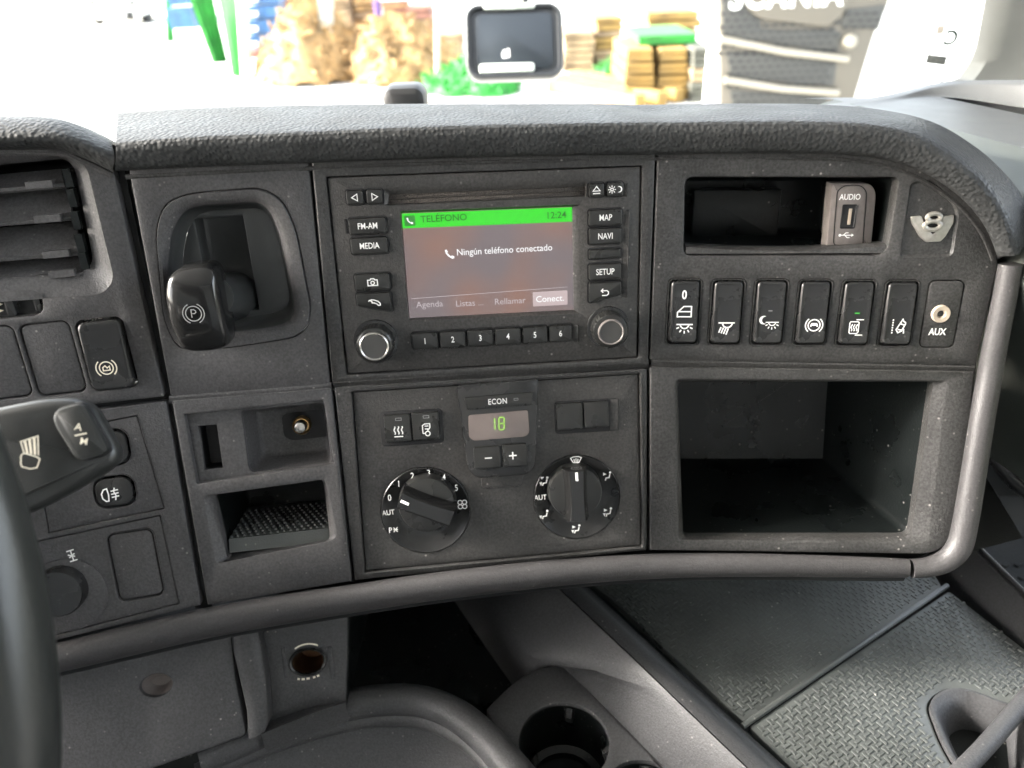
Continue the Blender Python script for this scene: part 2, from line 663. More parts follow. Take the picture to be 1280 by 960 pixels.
# big open cubby: left wall, back wall, right wall, floor, roof as one moulded box
mb = MB()
d0 = -.0105
fr = inset(BIGI, -.0007)
cb = DL.loop([(800, 470), (1052, 470), (1032, 577), (800, 577)], 0)
h_back = -.105
bk = [DL.uv(838, 440, h_back), DL.uv(1041, 440, h_back), DL.uv(1032, 577, h_back), DL.uv(838, 577, h_back)]
bkl = rpoly(bk, .003)
mb.loft([L(DL, fr, d0), [DL.W(fr[i] * .03 + bkl[i] * .97, h_back + .004) for i in range(len(fr))], L(DL, inset(bkl, .0025), h_back)])
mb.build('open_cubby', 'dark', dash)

# --- centre panels
mb = MB()
outer = rpoly(C.loop([(387, 180), (820, 175), (810, 456), (415, 478)]), .001)
plate(mb, C, outer, [hole(RADIO, .0008, .01)], 0, .03)
mb.build('centre_frame', 'black', dash)
mb = MB()
outer = rpoly(CL.loop([(417, 484), (810, 461), (809, 689), (443, 727)]), .001)
plate(mb, CL, outer, [hole(CLIM, .0008, .01)], -.0015, .03)
mb.build('climate_frame', 'black', dash)
# fold between the tilted upper and lower panels
mb = MB()
rows = []
for (x, y, fu, fl) in ((211, 498, B, BL), (310, 490.5, B, BL), (414, 481, B, BL)):
    rows.append([fu.P(x, y - 3, -.0004), fu.P(x, y - .5, .0002), fl.P(x, y + 3.5, -.0006), fl.P(x, y + 7, -.003)])
mb.grid(rows)
mb.build('fold_strip', 'grey', dash)
mb = MB()
rows = []
for (x, y, fu, fl) in ((416, 480, C, CL), (620, 467, C, CL), (811, 453.5, C, CL)):
    rows.append([fu.P(x, y - 5, -.0015), fu.P(x, y - 1, -.0005), fl.P(x, y + 5, -.003), fl.P(x, y + 9, -.006)])
mb.grid(rows)
mb.build('fold_strip', 'black', dash)
mb = MB()
rows = []
for (x, y, fu, fl) in ((814, 453, D, DL), (1000, 456, D, DL), (1219, 460, D, DL)):
    rows.append([fu.P(x, y - 5, -.0015), fu.P(x, y - 1, -.0003), fl.P(x, y + 4, -.0014), fl.P(x, y + 8, -.004)])
mb.grid(rows)
mb.build('fold_strip', 'black', dash)

# --- parking brake panel and tray panel
BRK_O = rpoly(B.loop([(194, 290), (204, 254), (236, 241), (326, 234), (352, 248), (370, 285), (389, 385), (386, 408), (370, 422), (280, 436), (222, 438), (204, 400)]),
              [.008, .008, .01, .01, .01, .01, .008, .006, .006, .01, .008, .01])
mb = MB()
outer = rpoly(B.loop([(158, 200), (384, 185), (413, 482), (213, 496)]), .0015)
plate(mb, B, outer, [hole(BRK_O, .0008, .01)], 0, .03, .0016)
mb.build('brake_panel', 'grey', dash)
mb = MB()
outer = rpoly(BL.loop([(214, 500), (414, 484), (440, 727), (259, 757)]), .0012)
plate(mb, BL, outer, [hole(COIN, .0008, .006), [(CUPO, 0), (inset(CUPO, .001), -.0004), (CUP, -.006), (CUP, -.014)]], 0, .03, .0015)
mb.build('tray_panel', 'grey', dash)
# shallow tray with pocket
mb = MB()
tl = inset(COIN, -.0006)
cu0, cu1 = min(p.x for p in tl), max(p.x for p in tl)
cv0, cv1 = min(p.y for p in tl), max(p.y for p in tl)
def frac(a0, a1, b0, b1):
    return [(cu0 + (cu1 - cu0) * a, cv0 + (cv1 - cv0) * b) for a, b in ((a0, b1), (a1, b1), (a1, b0), (a0, b0))]
POCK = rpoly(frac(.38, .965, .07, .93), [.003, .003, .004, .004])
SLIT = rpoly(frac(.07, .20, .17, .78), .0004)
mb.loft([L(BL, tl, -.004), L(BL, tl, -.0052)], cap1=False)
plate(mb, BL, tl, [hole(POCK, .0006, .004, -.005), hole(SLIT, .0003, .004, -.005)], -.005, .002, .0002)
mb.build('shallow_tray', 'grey', dash)
mb = MB()
bin_(mb, BL, inset(POCK, -.0004), -.0085, .030, .004)
mb.build('tray_pocket', 'grey', dash)
mb = MB()
bin_(mb, BL, inset(SLIT, -.0003), -.008, .02, .0)
mb.build('tray_slit', 'groove', dash)
# cubby with studded mat
mb = MB()
bin_(mb, BL, inset(CUP, -.0006), -.0125, .075, .002)
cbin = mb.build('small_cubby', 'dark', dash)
mb = MB()
p00, p10 = BL.uv(286, 694, -.010), BL.uv(412, 668, -.010)
fl_v = min(p00.y, p10.y) + .006
uL, uR = p00.x + .001, p10.x - .0005


def fy(hh):       # mat slopes down towards the back
    return fl_v + .0042 + (-hh - .010) * .06


mb.add([BL.W((uL, fy(-.012)), -.012), BL.W((uR, fy(-.012)), -.012), BL.W((uR, fy(-.07)), -.07), BL.W((uL, fy(-.07)), -.07)], [[0, 1, 2, 3]], False)
mb.add([BL.W((uL, fy(-.012)), -.012), BL.W((uR, fy(-.012)), -.012), BL.W((uR, fl_v - .0042), -.009), BL.W((uL, fl_v - .0042), -.009)], [[0, 1, 2, 3]], False)
mt_ = mb.build('cubby_mat', 'rubber', cbin)
mb = MB()
nu, nh = 15, 10
for i in range(nu):
    for j in range(nh):
        u = uL + (i + .5 + (.25 if j % 2 else -.25)) * (uR - uL) / nu
        hh = -.015 - j * .0052
        c = BL.W((u, fy(hh)), hh)
        e = V((0, 0, 1))
        lo_, up_ = [], []
        for k in range(6):
            a = k * PI / 3
            o_ = BL.U * math.cos(a) + BL.N * math.sin(a)
            lo_.append(c + o_ * .0014)
            up_.append(c + o_ * .0008 + BL.V * .0011)
        mb.loft([lo_, up_])
st = mb.build('mat_studs', 'rubber', cbin)
st['kind'] = 'stuff'

# --- driver side panels
ROCK = [(-4, 455, 30, 46), (66, 449, 29, 46), (134, 443, 27, 45)]


def drv_loop(cx, cy, hw, hh, f=A, grow=0.0, r=.004):
    c = f.uv(cx, cy)
    k = f.px(cx, cy)
    return barrel(f, c.x, c.y, hw * k + grow, hh * k + grow, r, .06, 0.0)


SLID = rpoly(A.loop([(-60, 372), (40, 364), (52, 370), (54, 388), (46, 394), (-60, 406)]), [.002, .004, .004, .004, .004, .002])
mb = MB()
outer = rpoly(A.loop([(-70, 180), (70, 178), (140, 206), (205, 496), (-70, 526)]), .001)
plate(mb, A, outer, [[(VENT_O, 0), (inset(VENT_O, .001), -.0008), (VENT, -.006), (VENT, -.014)], hole(SLID, .001, .008)] +
      [small_hole(drv_loop(cx, cy, hw, hh), .0008) for cx, cy, hw, hh in ROCK], 0, .03)
mb.build('driver_panel', 'grey', dash)
FOG1 = drv_loop(137, 560, 21, 21, AL, 0, .006)
FOG2 = drv_loop(143, 615, 22, 18, AL, 0, .006)
SUBP = rpoly(AL.loop([(40, 545), (171, 519), (206, 636), (60, 667)]), .0008)
SUBQ = rpoly(AL.loop([(40, 678), (200, 644), (224, 755), (60, 797)]), .0008)
mb = MB()
outer = rpoly(AL.loop([(-70, 536), (207, 501), (251, 757), (-70, 836)]), .001)
plate(mb, AL, outer, [hole(SUBP, .0004, .006), hole(SUBQ, .0004, .006)], -.0006, .03)
mb.build('driver_lower_panel', 'grey', dash)
mb = MB()
plate(mb, AL, inset(SUBP, .0005), [small_hole(FOG1, .0012), small_hole(FOG2, .0012)], -.0008, .012, .0005)
mb.build('switch_plate', 'grey', dash)
BLK = drv_loop(169, 707, 27, 43, AL, 0, .004)
mb = MB()
plate(mb, AL, inset(SUBQ, .0005), [small_hole(BLK, .0008)], -.0008, .012, .0005)
mb.build('switch_plate', 'grey', dash)
# blanking covers
for (lp, f) in ((drv_loop(*ROCK[0]), A), (drv_loop(*ROCK[1]), A), (BLK, AL)):
    mb = MB()
    key(mb, f, lp, -.012, -.0012, .0012)
    mb.build('blanking_cover', 'grey', dash)
# dark filler in the grooves between panels
for nm, pts, hh in (('groove', [(143, 205, A), (174, 350, A), (208, 497, A), (255, 760, AL)], 11),
                    ('groove', [(386, 190, B), (413, 482, B), (442, 728, BL)], 3.5),
                    ('groove', [(-60, 531, A), (60, 517, A), (207, 498.5, A)], 0),
                    ('groove', [(821, 190, C), (811, 455, C), (811, 690, CL)], 3.5)):
    mb = MB()
    rows = [[f.P(x - hh, y - (0 if hh else 6), -.009), f.P(x + hh, y + (0 if hh else 6), -.009)] for x, y, f in pts]
    mb.grid(rows, False)
    mb.build(nm, 'groove', dash)

# --- padded top
PAD = [(144, 214, 145, 181, 150, 141, B, .085), (220, 210, 220, 175, 220, 136, B, .09), (300, 207, 300, 171, 300, 133, B, .09), (410, 203, 410, 166, 405, 131, C, .09), (520, 199, 520, 161, 520, 130, C, .09),
       (680, 195, 680, 157, 680, 130, C, .09), (820, 193, 820, 155, 820, 130, C, .09), (920, 192, 920, 154, 920, 130, D, .09), (1010, 192, 1010, 154, 1015, 131, D, .09),
       (1075, 195, 1090, 158, 1093, 137, D, .085), (1130, 206, 1153, 173, 1160, 152, D, .075), (1172, 226, 1203, 203, 1212, 181, D, .06),
       (1208, 254, 1238, 236, 1250, 214, D, .05), (1234, 288, 1260, 273, 1277, 250, D, .042), (1248, 324, 1274, 318, 1293, 298, D, .036)]
cols = []
for (bx, by, fx, fy_, cx, cy, f, back) in PAD:
    fv = Facet(f.P(fx, fy_, .012) + f.B * back, 0, 0)
    fv.N = -f.B
    cr = fv.P(cx, cy)
    pb0 = f.P(bx, by - 4, -.012)
    pb1 = f.P(bx, by, .004)
    pb2 = f.P(bx, by - 4, .0105)
    pf0 = f.P(bx * .35 + fx * .65, by * .35 + fy_ * .65, .0142)
    pf1 = f.P(fx, fy_, .0130)
    pfa = f.P(bx * .1 + fx * .9, by * .1 + fy_ * .9, .0139)
    edge = pf1.lerp(cr, .05) + V((0, 0, .0012))
    mid = pf1.lerp(cr, .3) + V((0, 0, .0022))
    mid2 = pf1.lerp(cr, .65) + V((0, 0, .0022))
    tail = [cr + f.B * .05 + V((0, 0, -.016)), cr + f.B * .13 + V((0, 0, -.06)), V((cr.x * 1.15, .975, 2.115))]
    cols.append([pb0, pb1, pb2, pf0, pfa, pf1, edge, mid, mid2, cr] + tail)
nc = len(cols[0])
lines = [catmull([c[i] for c in cols], 5) for i in range(nc)]
rows = [catmull([lines[i][k] for i in range(nc)], 4) for k in range(len(lines[0]))]
# thumb-sized dent in the soft top
dc = C.P(848, 143, .0115) + C.B * .05
for r in rows:
    for p in r:
        dx, dy = (p.x - dc.x) / .022, (p.y - dc.y) / .035
        q = dx * dx + dy * dy
        if q < 4:
            p.z -= .0035 * math.exp(-q * 1.5)
mb = MB()
mb.grid(rows)
for r in (rows[0], rows[-1]):
    mb.add(r, [list(range(len(r)))], False)
mb.build('padded_top', 'pad', dash, sharp=60)

HOOD = [(-70, 187, -70, 172, -70, 146, .03), (0, 187, 0, 171, 0, 146, .03), (64, 187, 64, 170, 62, 147, .03), (100, 196, 101, 178, 101, 157, .03), (141, 215, 143, 196, 143, 178, .03)]
cols = []
for (bx, by, fx, fy_, cx, cy, back) in HOOD:
    f = A
    fv = Facet(f.P(fx, fy_, .012) + f.B * back, 0, 0)
    fv.N = -f.B
    cr = fv.P(cx, cy)
    pf1 = f.P(fx, fy_, .0125)
    cols.append([f.P(bx, by - 2, -.012), f.P(bx, by, .003), f.P(bx, by - 4, .009), pf1, pf1.lerp(cr, .5) + V((0, -.001, .003)), cr, cr + f.B * .03 + V((0, 0, -.014)), cr + f.B * .10 + V((0, 0, -.07)), V((cr.x * 1.15, .975, 2.115))])
nc = len(cols[0])
lines = [catmull([c[i] for c in cols], 5) for i in range(nc)]
rows = [catmull([lines[i][k] for i in range(nc)], 4) for k in range(len(lines[0]))]
mb = MB()
mb.grid(rows)
mb.add(rows[-1], [list(range(len(rows[-1])))], False)
mb.build('instrument_hood', 'pad', dash, sharp=60)
mb = MB()      # deck running on behind the driver's instruments
mb.grid([[V((-1.15, .3, 2.28)), V((-1.15, .975, 2.11))], [V((-.36, .44, 2.27)), V((-.36, .975, 2.11))]])
mb.grid([[V((-1.15, .3, 2.28)), V((-.36, .42, 2.27))], [V((-1.15, .3, 1.7)), V((-.36, .40, 1.7))]])
mb.build('instrument_deck', 'pad', dash)
# slim ledge under the hood and under the pad
mb = MB()
mb.tube(catmull([A.P(-70, 192, -.001), A.P(64, 190, -.001), A.P(98, 199, -.001), A.P(141, 219, -.001)], 5), .0022, 8)
mb.build('hood_ledge', 'grey', dash)
mb = MB()
path = [f.P(x, y, -.001) for x, y, f in ((158, 221, B), (300, 214, B), (384, 210.5, B), (520, 205, C), (680, 201, C), (820, 198, C), (1000, 198, D), (1068, 201, D), (1122, 212, D), (1163, 231, D), (1200, 259, D), (1226, 292, D), (1240, 325, D))]
mb.tube(catmull(path, 4), .0016, 8)
mb.build('pad_ledge', 'black', dash)

# --- soft roll along the lower edge
ROLL_ = [(-60, 831, 873, AL), (74, 803, 841, AL), (165, 780, 820, AL), (256, 759.5, 799, BL), (350, 743, 782, BL), (440, 730, 767, BL), (530, 717, 753, CL), (620, 706, 742, CL), (720, 697, 731, CL), (820, 691.5, 724, DL), (920, 691, 721.5, DL), (1030, 693.5, 722, DL), (1134, 698, 722.5, DL)]
pts, rr = [], []
for x, y0, y1, f in ROLL_:
    pts.append(f.P(x, (y0 + y1) / 2, .0015))
    rr.append((f.P(x, y0) - f.P(x, y1)).length / 2)
k = 4
path = catmull(pts, k)
r_ = []
for i in range(len(path)):
    a = i / k
    j = min(int(a), len(rr) - 2)
    r_.append(rr[j] + (rr[j + 1] - rr[j]) * (a - j))
mb = MB()
mb.tube(path, r_, 20, flat=.75)
mb.build('edge_roll', 'trim', dash)
mb = MB()
mb.tube([p + V((0, .004, -.0075)) for p in path], [x * .85 for x in r_], 14)
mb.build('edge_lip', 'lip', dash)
mb = MB()      # closed underside running back to the bulkhead
mb.grid([[p + V((0, .008, -.010)), p + V((0, .12, -.004)), V((p.x * 1.05, .93, 2.075))] for p in path] + [[V((.34, .39, 2.09)), V((.36, .5, 2.09)), V((.38, .93, 2.085))]])
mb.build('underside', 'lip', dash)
# corner piece that climbs the right side
spec = [(1139, 710.5, 12, DL), (1160, 709, 12.5, DL), (1182, 701, 14, DL), (1198, 684, 15.5, DL), (1206, 655, 15, DL), (1217, 590, 14.5, DL), (1228, 520, 14, DL), (1237, 470, 14, DL), (1244, 430, 13.5, D), (1254, 380, 13, D), (1263, 330, 12.5, D)]
path = catmull([f.P(x, y, .0015) for x, y, r0, f in spec], 4)
r_ = []
for i in range(len(path)):
    a = i / 4
    j = min(int(a), len(spec) - 2)
    q = spec[j][2] + (spec[j + 1][2] - spec[j][2]) * (a - j)
    r_.append(q * DL.px(1180, 600))
mb = MB()
mb.tube(path, r_, 20, upv=DL.N)
mb.build('corner_roll', 'trim', dash)
mb = MB()
mb.tube([p + V((-.002, .006, -.005)) for p in path[:20]], [x * .9 for x in r_[:20]], 14, upv=DL.N)
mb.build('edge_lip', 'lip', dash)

# ================================================================== radio
rad_t = thing('radio', 'black in-dash radio with lit colour screen and green title bar', 'radio', C.W((0, -.06), 0))
FH = -.0015                                          # height of the radio's face
SCR = rpoly(C.loop([(500, 264), (725, 255.5), (726, 392), (511, 401)], FH), .0008)
SCRI = rpoly(C.loop([(502, 266.5), (715, 258.5), (717, 387), (512, 397.5)], FH - .003), .0005)
SLOT = rpoly(C.loop([(480, 236.5), (733, 227.5), (733, 245.5), (480, 257)], FH), .0012)
SLOTI = rpoly(C.loop([(486, 243), (732, 233), (731, 244.5), (485, 255.5)], FH - .002), .0008)
mb = MB()
plate(mb, C, inset(RADIO, .0006), [[(SCR, FH), (SCRI, FH - .003)], [(SLOT, FH), (SLOTI, FH - .002), (SLOTI, FH - .004)]], FH, .02, .0008)
face = mb.build('face_plate', 'face', rad_t)
# brushed flap of the disc slot, two lips
mb = MB()
m0, m1 = C.uv(486, 249.5, FH - .003), C.uv(732, 239, FH - .003)
for q in (-1, 1):
    lp = rpoly([(m0.x - .001, m0.y + q * .0001), (m1.x + .001, m1.y + q * .0001), (m1.x + .001, m1.y + q * .0034), (m0.x - .001, m0.y + q * .0034)], .0002)
    key(mb, C, lp, FH - .0045, FH - .0028, .0003)
sm = bpy.data.materials.new('slot_felt')
M['felt'] = mat('slot_felt', (0.060, 0.052, 0.046), 0.9, 1600, 1.0, var=0.7, vs=1500)
mb.build('disc_slot', 'felt', rad_t)
# raised trim the keys sit in
for (x0, y0, x1, y1) in ((428, 233, 786, 257),):
    pass


def rkey(x0, y0, x1, y1, lab=None, size=7, strokes=None, hh=.0012, r=3.0, cut=None, sx=.78, m='button', bold=.012, wd=1.3):
    mb = MB()
    c = ((x0 + x1) / 2, (y0 + y1) / 2)
    lp = loopc(C, x0, y0, x1, y1, r, hh)
    if cut:
        u0, u1 = min(p.x for p in lp), max(p.x for p in lp)
        v0, v1 = min(p.y for p in lp), max(p.y for p in lp)
        k_ = C.px(*c)
        pts = [(u0, v1), (u0, v0 + (10 * k_ if cut < 0 else 0)), (u1, v0 + (10 * k_ if cut > 0 else 0)), (u1, v1)]
        lp = rpoly(pts, r * k_)
    # dark well round the key
    key(mb, C, lp, FH - .0005, hh + .0003, .0009)
    o = mb.build('button', m, rad_t)
    wl = inset(lp if area(lp) > 0 else lp[::-1], -.0009)
    w_ = MB()
    w_.add([C.W(p, FH + .00018) for p in wl], [list(range(len(wl)))], False)
    w_.build('button_well', 'groove', rad_t)
    if lab:
        text(lab, C, c[0], c[1], hh + .0003, size, 'print', o, sx, bold=bold)
    if strokes:
        icon(C, c[0], c[1], hh + .0003, strokes, 'print', o, wd)
    return o


tri = [(-4, 0), (3, 4.2), (3, -4.2), (-4, 0)]
rkey(432.5, 238, 454.5, 256, strokes=[tri])
rkey(458, 237, 478, 255, strokes=[[(-x, y) for x, y in tri]])
rkey(736.5, 229, 755, 246.5, strokes=[[(-4.5, -1), (0, 4.5), (4.5, -1), (-4.5, -1)], [(-4.5, -4), (4.5, -4)]])
sunmoon = [arc(-4, 0, 1.8, 0, 360, 10)] + [[(-4 + 3 * math.cos(a), 3 * math.sin(a)), (-4 + 5 * math.cos(a), 5 * math.sin(a))] for a in [k * PI / 4 for k in range(8)]] + [('f', arc(5, 0, 4, -120, 120, 10) + arc(4.2, 0, 3, 75, -75, 8))]
rkey(758.5, 228, 779.5, 245.5, strokes=sunmoon, wd=1.0)
rkey(436, 272.5, 483, 293, 'FM-AM', 7.5)
rkey(438.5, 297, 485, 318, 'MEDIA', 7.5)
camera_i = [[(-6, -4), (6, -4), (6, 3), (3, 3), (2, 4.6), (-2, 4.6), (-3, 3), (-6, 3), (-6, -4)], arc(0, -.6, 2.2, 0, 360, 12)]
rkey(443.5, 342.5, 488, 363.5, strokes=camera_i)
hand_i = [[(-7, 2.5), (-5.5, 4), (-2.5, 2.4), (-2.5, .6), (0, .4), (3, -.8), (5, -3), (7.5, -2.8), (7.5, -.6), (5, 2.2), (0, 4.2), (-4, 4.6)]]
rkey(446, 366.5, 489.5, 391.5, strokes=hand_i, cut=-1)
rkey(736.5, 262, 777.5, 282.5, 'MAP', 7.5)
rkey(736.5, 285.5, 777, 305.5, 'NAVI', 7.5)
rkey(736.5, 311.5, 776, 323.5, hh=.0002, r=2)
rkey(736.5, 330, 776.5, 350, 'SETUP', 7.5)
back_i = [[(-2.5, 5), (-5, 2.5), (-2.5, 0)], [(-5, 2.5), (2, 2.5), (4, 1), (4, -2), (2, -3.5), (-4, -3.5)]]
rkey(736.5, 353, 776.5, 378.5, strokes=back_i, cut=1)
PX = [514, 549, 583.5, 618, 652.5, 685.5, 716.5]
for k in range(6):
    x0, x1 = PX[k] + 1, PX[k + 1] - 1.5
    y = 427 - (x0 - 514) * .056
    rkey(x0, y - 10.5, x1, y + 10, str(k + 1), 7.5)
# card slots beside the keys
for (x, y, hh_) in ((432.5, 283, 18), (784.5, 271, 18)):
    mb = MB()
    lp = loopc(C, x - 1.8, y - hh_ / 2, x + 1.8, y + hh_ / 2, .6, FH)
    key(mb, C, lp, FH - .001, FH + .0003, .0001)
    mb.build('slit', 'groove', rad_t)
# left-facing ramps that close the key wells
for (x, y0, y1, pw) in ((787, 264, 372, 7), (784, 229, 246, 6), (722.5, 406, 428, 5)):
    mb = MB()
    rows = []
    for y in (y0, y0 + 3, (y0 + y1) / 2, y1 - 3, y1):
        e_ = .0002 if y in (y0, y1) else .0014
        sl_ = (y - y0) * -.03
        rows.append([C.P(x - pw + sl_, y, FH + .0001), C.P(x + sl_, y, FH + e_), C.P(x + 1.2 + sl_, y, FH + .0001)])
    mb.grid(rows, False)
    mb.build('well_edge', 'face', rad_t)
M['knobcap'] = mat('knob_cap_plastic', (.06, .058, .055), .38, 900, .2)
# knobs
for (fx, fy2, r1, bx, by, r2) in ((467.5, 433.5, 17.5, 466, 432, 23), (764, 415.5, 15.5, 761.5, 413.5, 22)):
    kk = C.px(fx, fy2)
    c = C.uv(fx, fy2, .011)
    mb = MB()
    lathe(mb, C, c, [(r2 * kk * 1.22, FH), (r2 * kk * 1.18, FH + .0012), (r2 * kk * 1.02, FH + .0014)], 36)
    kb = mb.build('volume_knob' if fx < 600 else 'tuning_knob', 'satin', rad_t)
    mb = MB()
    lathe(mb, C, c, [(r2 * kk, FH), (r2 * kk, .0075), (r2 * kk * .93, .009), (r1 * kk * 1.06, .0098)], 72, knurl=1)
    mb.build('knurled_grip', 'button', kb)
    mb = MB()
    lathe(mb, C, c, [(r1 * kk * 1.05, .009), (r1 * kk * 1.03, .0112), (r1 * kk * .96, .0116), (r1 * kk * .88, .0108)], 40, cap=False)
    mb.build('knob_ring', 'metal' if fx < 600 else 'taupe', kb)
    mb = MB()
    lathe(mb, C, c, [(r1 * kk * .89, .0108), (r1 * kk * .8, .0109), (r1 * kk * .3, .0106)], 40)
    mb.build('knob_cap', 'knobcap', kb)

# screen: a lit panel with its page
def emis(name, col, st, rough=.25):
    return mat(name, (0.02, 0.02, 0.02), rough, emit=col, es=st * .135)


SC_H = FH - .003
ms = emis('screen_page_glare', (0.20, 0.15, 0.15), .5, .22)
t = ms.node_tree
b_ = t.nodes['Principled BSDF']
tc = t.nodes.new('ShaderNodeTexCoord')
n_ = t.nodes.new('ShaderNodeTexNoise')
n_.inputs['Scale'].default_value = 22
n_.inputs['Detail'].default_value = 1
t.links.new(tc.outputs['Object'], n_.inputs['Vector'])
rp = t.nodes.new('ShaderNodeValToRGB')  # mauve and brown blend paints reflected glare into the page colour
rp.color_ramp.elements[0].position = .35
rp.color_ramp.elements[0].color = (.155, .125, .13, 1)
rp.color_ramp.elements[1].position = .66
rp.color_ramp.elements[1].color = (.24, .125, .09, 1)
t.links.new(n_.outputs['Fac'], rp.inputs['Fac'])
t.links.new(rp.outputs['Color'], b_.inputs['Emission Color'])
M['page'] = ms
M['bar'] = emis('screen_title_bar', (0.03, 0.72, 0.015), .42)
M['lit'] = emis('screen_white', (1, 1, 1), .42)
M['faint'] = emis('screen_faint', (.62, .55, .57), .36)
M['bartext'] = emis('screen_dark_text', (.0, .08, .0), .3)
M['chip'] = emis('screen_highlight', (.62, .50, .50), .36)
s0 = inset(SCRI, -.0004)
mb = MB()
mb.add([C.W(p, SC_H) for p in s0], [list(range(len(s0)))], False)
scr = mb.build('screen', 'page', rad_t)
mb = MB()
bar = C.loop([(502.3, 267), (715, 259), (715.3, 277), (503.5, 285.5)], SC_H + .0001)
mb.add([C.W(p, SC_H + .0002) for p in bar], [[0, 1, 2, 3]], False)
mb.build('title_bar', 'bar', scr)
tk = dict(rot=0)
H2 = SC_H + .0003
text('TELÉFONO', C, 525.5, 274.5, H2, 8.2, 'bartext', scr, 1.0, 'LEFT', bold=.008)
text('12:24', C, 708, 268.5, H2, 8.2, 'bartext', scr, 1.0, 'RIGHT', bold=.008)
mb = MB()
lp = loopc(C, 505.5, 269.5, 519, 282.5, 1.5, H2)
mb.add([C.W(p, H2) for p in lp], [list(range(len(lp)))], False)
mb.build('phone_tile', emis('screen_tile', (.03, .25, .03), .4), scr)
phone = [('f', [(-5, 4.6), (-2.8, 5), (-1.6, 2.4), (-2.6, 1.4), (1.2, -2.6), (2.4, -1.6), (5, -2.8), (4.8, -4.8), (2.6, -5.4), (-1.5, -2.6), (-4, .5)])]
icon(C, 512.3, 276, H2 + .0001, phone, 'lit', scr, scale=.8)
icon(C, 562, 317.5, H2, phone, 'lit', scr, scale=1.15)
text('Ningún teléfono conectado', C, 570.5, 315.8, H2, 8.2, 'lit', scr, .93, 'LEFT', bold=.004)
text('Agenda', C, 537, 380.5, H2, 7.8, 'faint', scr, 1.0)
text('Listas ...', C, 587, 379, H2, 7.8, 'faint', scr, 1.0)
text('Rellamar', C, 637.5, 376.5, H2, 7.8, 'faint', scr, 1.0)
mb = MB()
lp = loopc(C, 666, 364, 709.5, 382, 1, H2)
mb.add([C.W(p, H2) for p in lp], [list(range(len(lp)))], False)
mb.build('highlight_tile', 'chip', scr)
text('Conect.', C, 687.5, 373.5, H2 + .0002, 7.8, 'lit', scr, 1.0, bold=.006)
mb = MB()
ribbons(mb, C, 612, 366, H2, [[(-98, -2), (98, 2)]], .6)
mb.build('divider_line', 'faint', scr)

